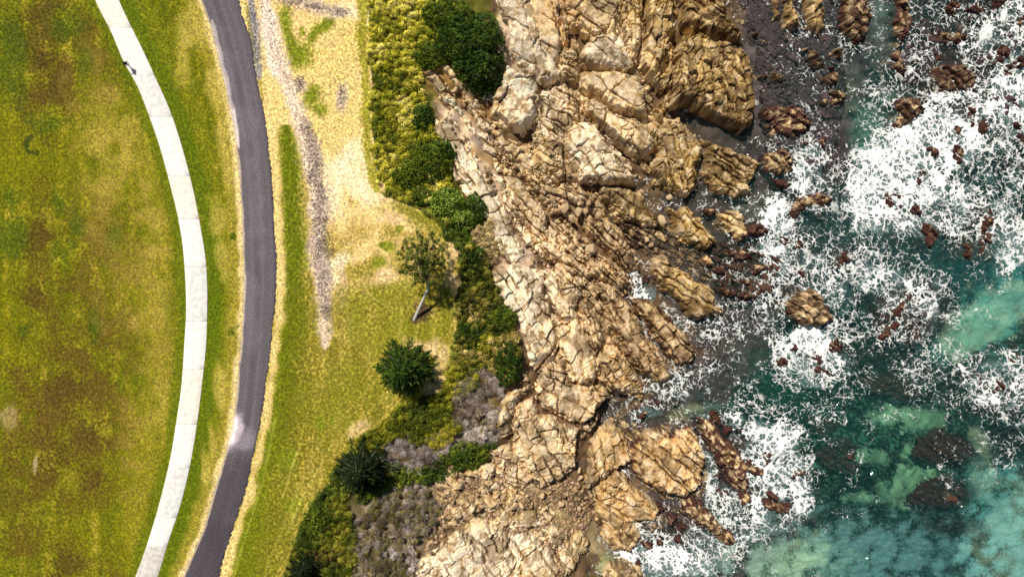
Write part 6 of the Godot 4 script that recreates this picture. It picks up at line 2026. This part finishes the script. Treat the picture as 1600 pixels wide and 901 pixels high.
# ------------------------------------------------------------------ the walker
# bones: [from, to, radius from, radius to, colour]; the skin is one surface round them all
func skin(bones: Array, cell: float, blend: float, v: PackedVector3Array, n: PackedVector3Array, col: PackedColorArray, ix: PackedInt32Array) -> void:
	var lo := Vector3.ONE * 1e9
	var hi := -lo
	for b in bones:
		var r := maxf(b[2], b[3]) + cell * 2.0
		lo = lo.min(b[0].min(b[1]) - Vector3.ONE * r)
		hi = hi.max(b[0].max(b[1]) + Vector3.ONE * r)
	var nx := int((hi.x - lo.x) / cell) + 2
	var ny := int((hi.y - lo.y) / cell) + 2
	var nz := int((hi.z - lo.z) / cell) + 2
	var d := PackedFloat32Array()
	d.resize(nx * ny * nz)
	d.fill(1.0)
	for b in bones:
		var r := maxf(b[2], b[3]) + cell * 3.0
		var l: Vector3 = ((b[0].min(b[1]) - Vector3.ONE * r - lo) / cell).floor()
		var m: Vector3 = ((b[0].max(b[1]) + Vector3.ONE * r - lo) / cell).ceil()
		var ab: Vector3 = b[1] - b[0]
		var len2 := maxf(ab.length_squared(), 1e-8)
		for k in range(maxi(0, int(l.z)), mini(nz, int(m.z) + 1)):
			for j in range(maxi(0, int(l.y)), mini(ny, int(m.y) + 1)):
				for i in range(maxi(0, int(l.x)), mini(nx, int(m.x) + 1)):
					var p := lo + Vector3(i, j, k) * cell
					var t := clampf((p - b[0]).dot(ab) / len2, 0.0, 1.0)
					var e: float = p.distance_to(b[0] + ab * t) - lerpf(b[2], b[3], t)
					var at := (k * ny + j) * nx + i
					var h := clampf(0.5 + 0.5 * (d[at] - e) / blend, 0.0, 1.0)
					d[at] = lerpf(d[at], e, h) - blend * h * (1.0 - h)
	var own := {}
	var steps := [1, nx, nx * ny]
	for k in nz - 1:
		for j in ny - 1:
			for i in nx - 1:
				var c := (k * ny + j) * nx + i
				var mask := 0
				var sum := Vector3.ZERO
				var count := 0
				var corner := [c, c + 1, c + nx, c + nx + 1, c + nx * ny, c + nx * ny + 1, c + nx * ny + nx, c + nx * ny + nx + 1]
				for q in 8:
					if d[corner[q]] < 0.0:
						mask |= 1 << q
				if mask == 0 or mask == 255:
					continue
				for e in [[0, 1], [2, 3], [4, 5], [6, 7], [0, 2], [1, 3], [4, 6], [5, 7], [0, 4], [1, 5], [2, 6], [3, 7]]:
					var da := d[corner[e[0]]]
					var db := d[corner[e[1]]]
					if (da < 0.0) != (db < 0.0):
						var t := da / (da - db)
						var pa := Vector3(e[0] & 1, (e[0] >> 1) & 1, e[0] >> 2)
						var pb := Vector3(e[1] & 1, (e[1] >> 1) & 1, e[1] >> 2)
						sum += pa.lerp(pb, t)
						count += 1
				own[c] = v.size()
				var p := lo + (Vector3(i, j, k) + sum / count) * cell
				v.append(p)
				n.append(Vector3(d[c + 1] - d[c], d[c + nx] - d[c], d[c + nx * ny] - d[c]).normalized())
				var best := 1e9
				var shade := Color.WHITE
				for b in bones:
					var ab: Vector3 = b[1] - b[0]
					var t := clampf((p - b[0]).dot(ab) / maxf(ab.length_squared(), 1e-8), 0.0, 1.0)
					var e: float = p.distance_to(b[0] + ab * t) - lerpf(b[2], b[3], t)
					if e < best:
						best = e
						shade = b[4]
				col.append(shade.srgb_to_linear())
	for c in own:
		var i: int = c % nx
		var j: int = (c / nx) % ny
		var k: int = c / (nx * ny)
		for ax in 3:
			var b1 := (ax + 1) % 3
			var b2 := (ax + 2) % 3
			var pos := [i, j, k]
			if pos[b1] == 0 or pos[b2] == 0:
				continue
			var inside := d[c] < 0.0
			if inside == (d[c + steps[ax]] < 0.0):
				continue
			var q := [c, c - steps[b1], c - steps[b1] - steps[b2], c - steps[b2]]
			if not (own.has(q[1]) and own.has(q[2]) and own.has(q[3])):
				continue
			if inside:
				ix.append_array([own[q[0]], own[q[2]], own[q[1]], own[q[0]], own[q[3]], own[q[2]]])
			else:
				ix.append_array([own[q[0]], own[q[1]], own[q[2]], own[q[0]], own[q[2]], own[q[3]]])

func make_person() -> void:
	var root := thing("person", spot(204, 104, 0.066))
	tag(root, "walker in dark top and pale trousers striding along the concrete path", "person")
	# the figure faces +z; the node turns it along the path
	root.rotation.y = atan2(0.43, 0.9)
	var top := rgb(34, 34, 46)
	var pale := rgb(214, 214, 226)
	var skin_c := rgb(176, 128, 104)
	var shoe := rgb(40, 38, 44)
	var v := PackedVector3Array()
	var n := PackedVector3Array()
	var col := PackedColorArray()
	var ix := PackedInt32Array()
	var hip_l := Vector3(0.1, 0.9, 0.0)
	var hip_r := Vector3(-0.1, 0.9, 0.0)
	var knee_l := Vector3(0.1, 0.5, 0.2)
	var ankle_l := Vector3(0.1, 0.09, 0.32)
	var knee_r := Vector3(-0.1, 0.48, -0.02)
	var ankle_r := Vector3(-0.1, 0.13, -0.3)
	var sh_l := Vector3(0.18, 1.4, 0.0)
	var sh_r := Vector3(-0.18, 1.4, 0.0)
	var el_l := Vector3(0.26, 1.14, -0.14)
	var wr_l := Vector3(0.25, 0.93, -0.04)
	var el_r := Vector3(-0.26, 1.14, 0.08)
	var wr_r := Vector3(-0.24, 0.98, 0.28)
	var bones := [
		[Vector3(0, 0.92, 0), Vector3(0, 1.1, 0), 0.14, 0.13, pale], [Vector3(0.05, 1.08, 0), Vector3(0.07, 1.34, 0), 0.12, 0.12, top], [Vector3(-0.05, 1.08, 0), Vector3(-0.07, 1.34, 0), 0.12, 0.12, top],
		[Vector3(-0.15, 1.41, 0), Vector3(0.15, 1.41, 0), 0.065, 0.065, top], [Vector3(0, 1.42, 0), Vector3(0, 1.53, 0.01), 0.058, 0.052, skin_c],
		[hip_l, knee_l, 0.095, 0.062, pale], [knee_l, ankle_l, 0.06, 0.042, pale], [hip_r, knee_r, 0.095, 0.062, pale], [knee_r, ankle_r, 0.06, 0.042, pale],
		[ankle_l + Vector3(0, -0.04, -0.04), ankle_l + Vector3(0, -0.045, 0.16), 0.042, 0.036, shoe], [ankle_r + Vector3(0, -0.03, -0.05), ankle_r + Vector3(0, -0.09, 0.12), 0.042, 0.034, shoe],
		[sh_l, el_l, 0.055, 0.043, top], [el_l, wr_l, 0.042, 0.03, top], [sh_r, el_r, 0.055, 0.043, top], [el_r, wr_r, 0.042, 0.03, top],
	]
	skin(bones, 0.02, 0.035, v, n, col, ix)
	# head with brow, nose, chin and ears
	var hc := Vector3(0, 1.62, 0.02)
	skin([[hc + Vector3(0, 0.02, -0.02), hc + Vector3(0, 0.03, 0.02), 0.09, 0.085, skin_c], [hc + Vector3(0, -0.03, 0.03), hc + Vector3(0, -0.075, 0.05), 0.062, 0.04, skin_c], [hc + Vector3(0, 0.02, 0.098), hc + Vector3(0, -0.015, 0.118), 0.01, 0.014, skin_c], [hc + Vector3(-0.02, -0.05, 0.088), hc + Vector3(0.02, -0.05, 0.088), 0.009, 0.009, rgb(150, 92, 84)], [hc + Vector3(0.086, 0.01, 0), hc + Vector3(0.09, -0.02, 0.004), 0.016, 0.012, skin_c], [hc + Vector3(-0.086, 0.01, 0), hc + Vector3(-0.09, -0.02, 0.004), 0.016, 0.012, skin_c], [hc + Vector3(0.032, 0.018, 0.092), hc + Vector3(0.034, 0.018, 0.093), 0.009, 0.009, rgb(40, 30, 28)], [hc + Vector3(-0.032, 0.018, 0.092), hc + Vector3(-0.034, 0.018, 0.093), 0.009, 0.009, rgb(40, 30, 28)], [Vector3(0, 1.5, 0.01), hc, 0.05, 0.055, skin_c]], 0.009, 0.012, v, n, col, ix)
	# hands, gently curled
	for side in [[wr_l, (wr_l - el_l).normalized(), 1.0], [wr_r, (wr_r - el_r).normalized(), -1.0]]:
		var w: Vector3 = side[0]
		var d: Vector3 = side[1]
		var across := d.cross(Vector3(side[2], 0, 0)).normalized()
		var inward := across.cross(d).normalized() * 0.6 + Vector3(-side[2] * 0.4, 0, 0)
		inward = inward.normalized()
		var hb := [[w, w + d * 0.075, 0.024, 0.022, skin_c], [w + d * 0.03 + across * 0.02, w + d * 0.085 + across * 0.028, 0.016, 0.014, skin_c], [w + d * 0.03 - across * 0.02, w + d * 0.08 - across * 0.028, 0.016, 0.014, skin_c]]
		for f in 4:
			var off := across * (0.03 - 0.02 * f)
			var l: float = [0.036, 0.042, 0.039, 0.03][f]
			var a := w + d * 0.085 + off
			var b := a + (d + inward * 0.5).normalized() * l
			var e := b + (d * 0.4 + inward).normalized() * l * 0.8
			hb.append([a, b, 0.0095, 0.009, skin_c])
			hb.append([b, e, 0.009, 0.008, skin_c])
		var th := w + d * 0.025 + across * 0.026
		var th2 := th + (d * 0.7 + across * 0.6 + inward * 0.4).normalized() * 0.04
		hb.append([th, th2, 0.012, 0.0105, skin_c])
		hb.append([th2, th2 + (d + inward * 0.4).normalized() * 0.03, 0.0105, 0.009, skin_c])
		skin(hb, 0.006, 0.006, v, n, col, ix)
	part("body", arrays_mesh(v, n, ix, col), mats.cloth, root)
	var hv := PackedVector3Array()
	var hn := PackedVector3Array()
	var hcol := PackedColorArray()
	var hix := PackedInt32Array()
	var hair := rgb(34, 26, 22)
	skin([[hc + Vector3(0, 0.045, -0.02), hc + Vector3(0, 0.06, 0.035), 0.094, 0.075, hair], [hc + Vector3(0, 0.0, -0.05), hc + Vector3(0, -0.05, -0.055), 0.075, 0.05, hair]], 0.012, 0.02, hv, hn, hcol, hix)
	part("hair", arrays_mesh(hv, hn, hix, hcol), mats.cloth, root)

# ------------------------------------------------------------------
var started := 0
func stage(what: String) -> void:
	print("%6d ms  %s" % [Time.get_ticks_msec() - started, what])

func _ready() -> void:
	started = Time.get_ticks_msec()
	noise_a.seed = 3
	noise_a.noise_type = FastNoiseLite.TYPE_SIMPLEX_SMOOTH
	noise_a.frequency = 0.18
	noise_a.fractal_octaves = 3
	noise_b.seed = 4
	noise_b.noise_type = FastNoiseLite.TYPE_SIMPLEX_SMOOTH
	noise_b.frequency = 0.5
	noise_b.fractal_octaves = 3
	noise_c.seed = 6
	noise_c.noise_type = FastNoiseLite.TYPE_SIMPLEX_SMOOTH
	noise_c.frequency = 0.3
	noise_c.fractal_octaves = 4
	rng.seed = 2024
	jitter.resize(64 * 64 * 2)
	for i in jitter.size():
		jitter[i] = rng.randf()
	make_light()
	make_materials()
	for j in 4:
		var m: StandardMaterial3D = mats.stone.duplicate()
		m.albedo_color = [rgb(196, 168, 134), rgb(172, 142, 108), rgb(146, 120, 94), rgb(206, 180, 146)][j]
		mats["boulder%d" % j] = m
	stage("light and materials")
	make_lawn()
	stage("lawn")
	make_shore()
	stage("shore")
	make_rocks()
	stage("rocks")
	make_sea()
	stage("sea")
	make_stones()
	stage("stones")
	make_plants()
	stage("plants")
	make_grass()
	stage("grass")
	make_person()
	stage("person")
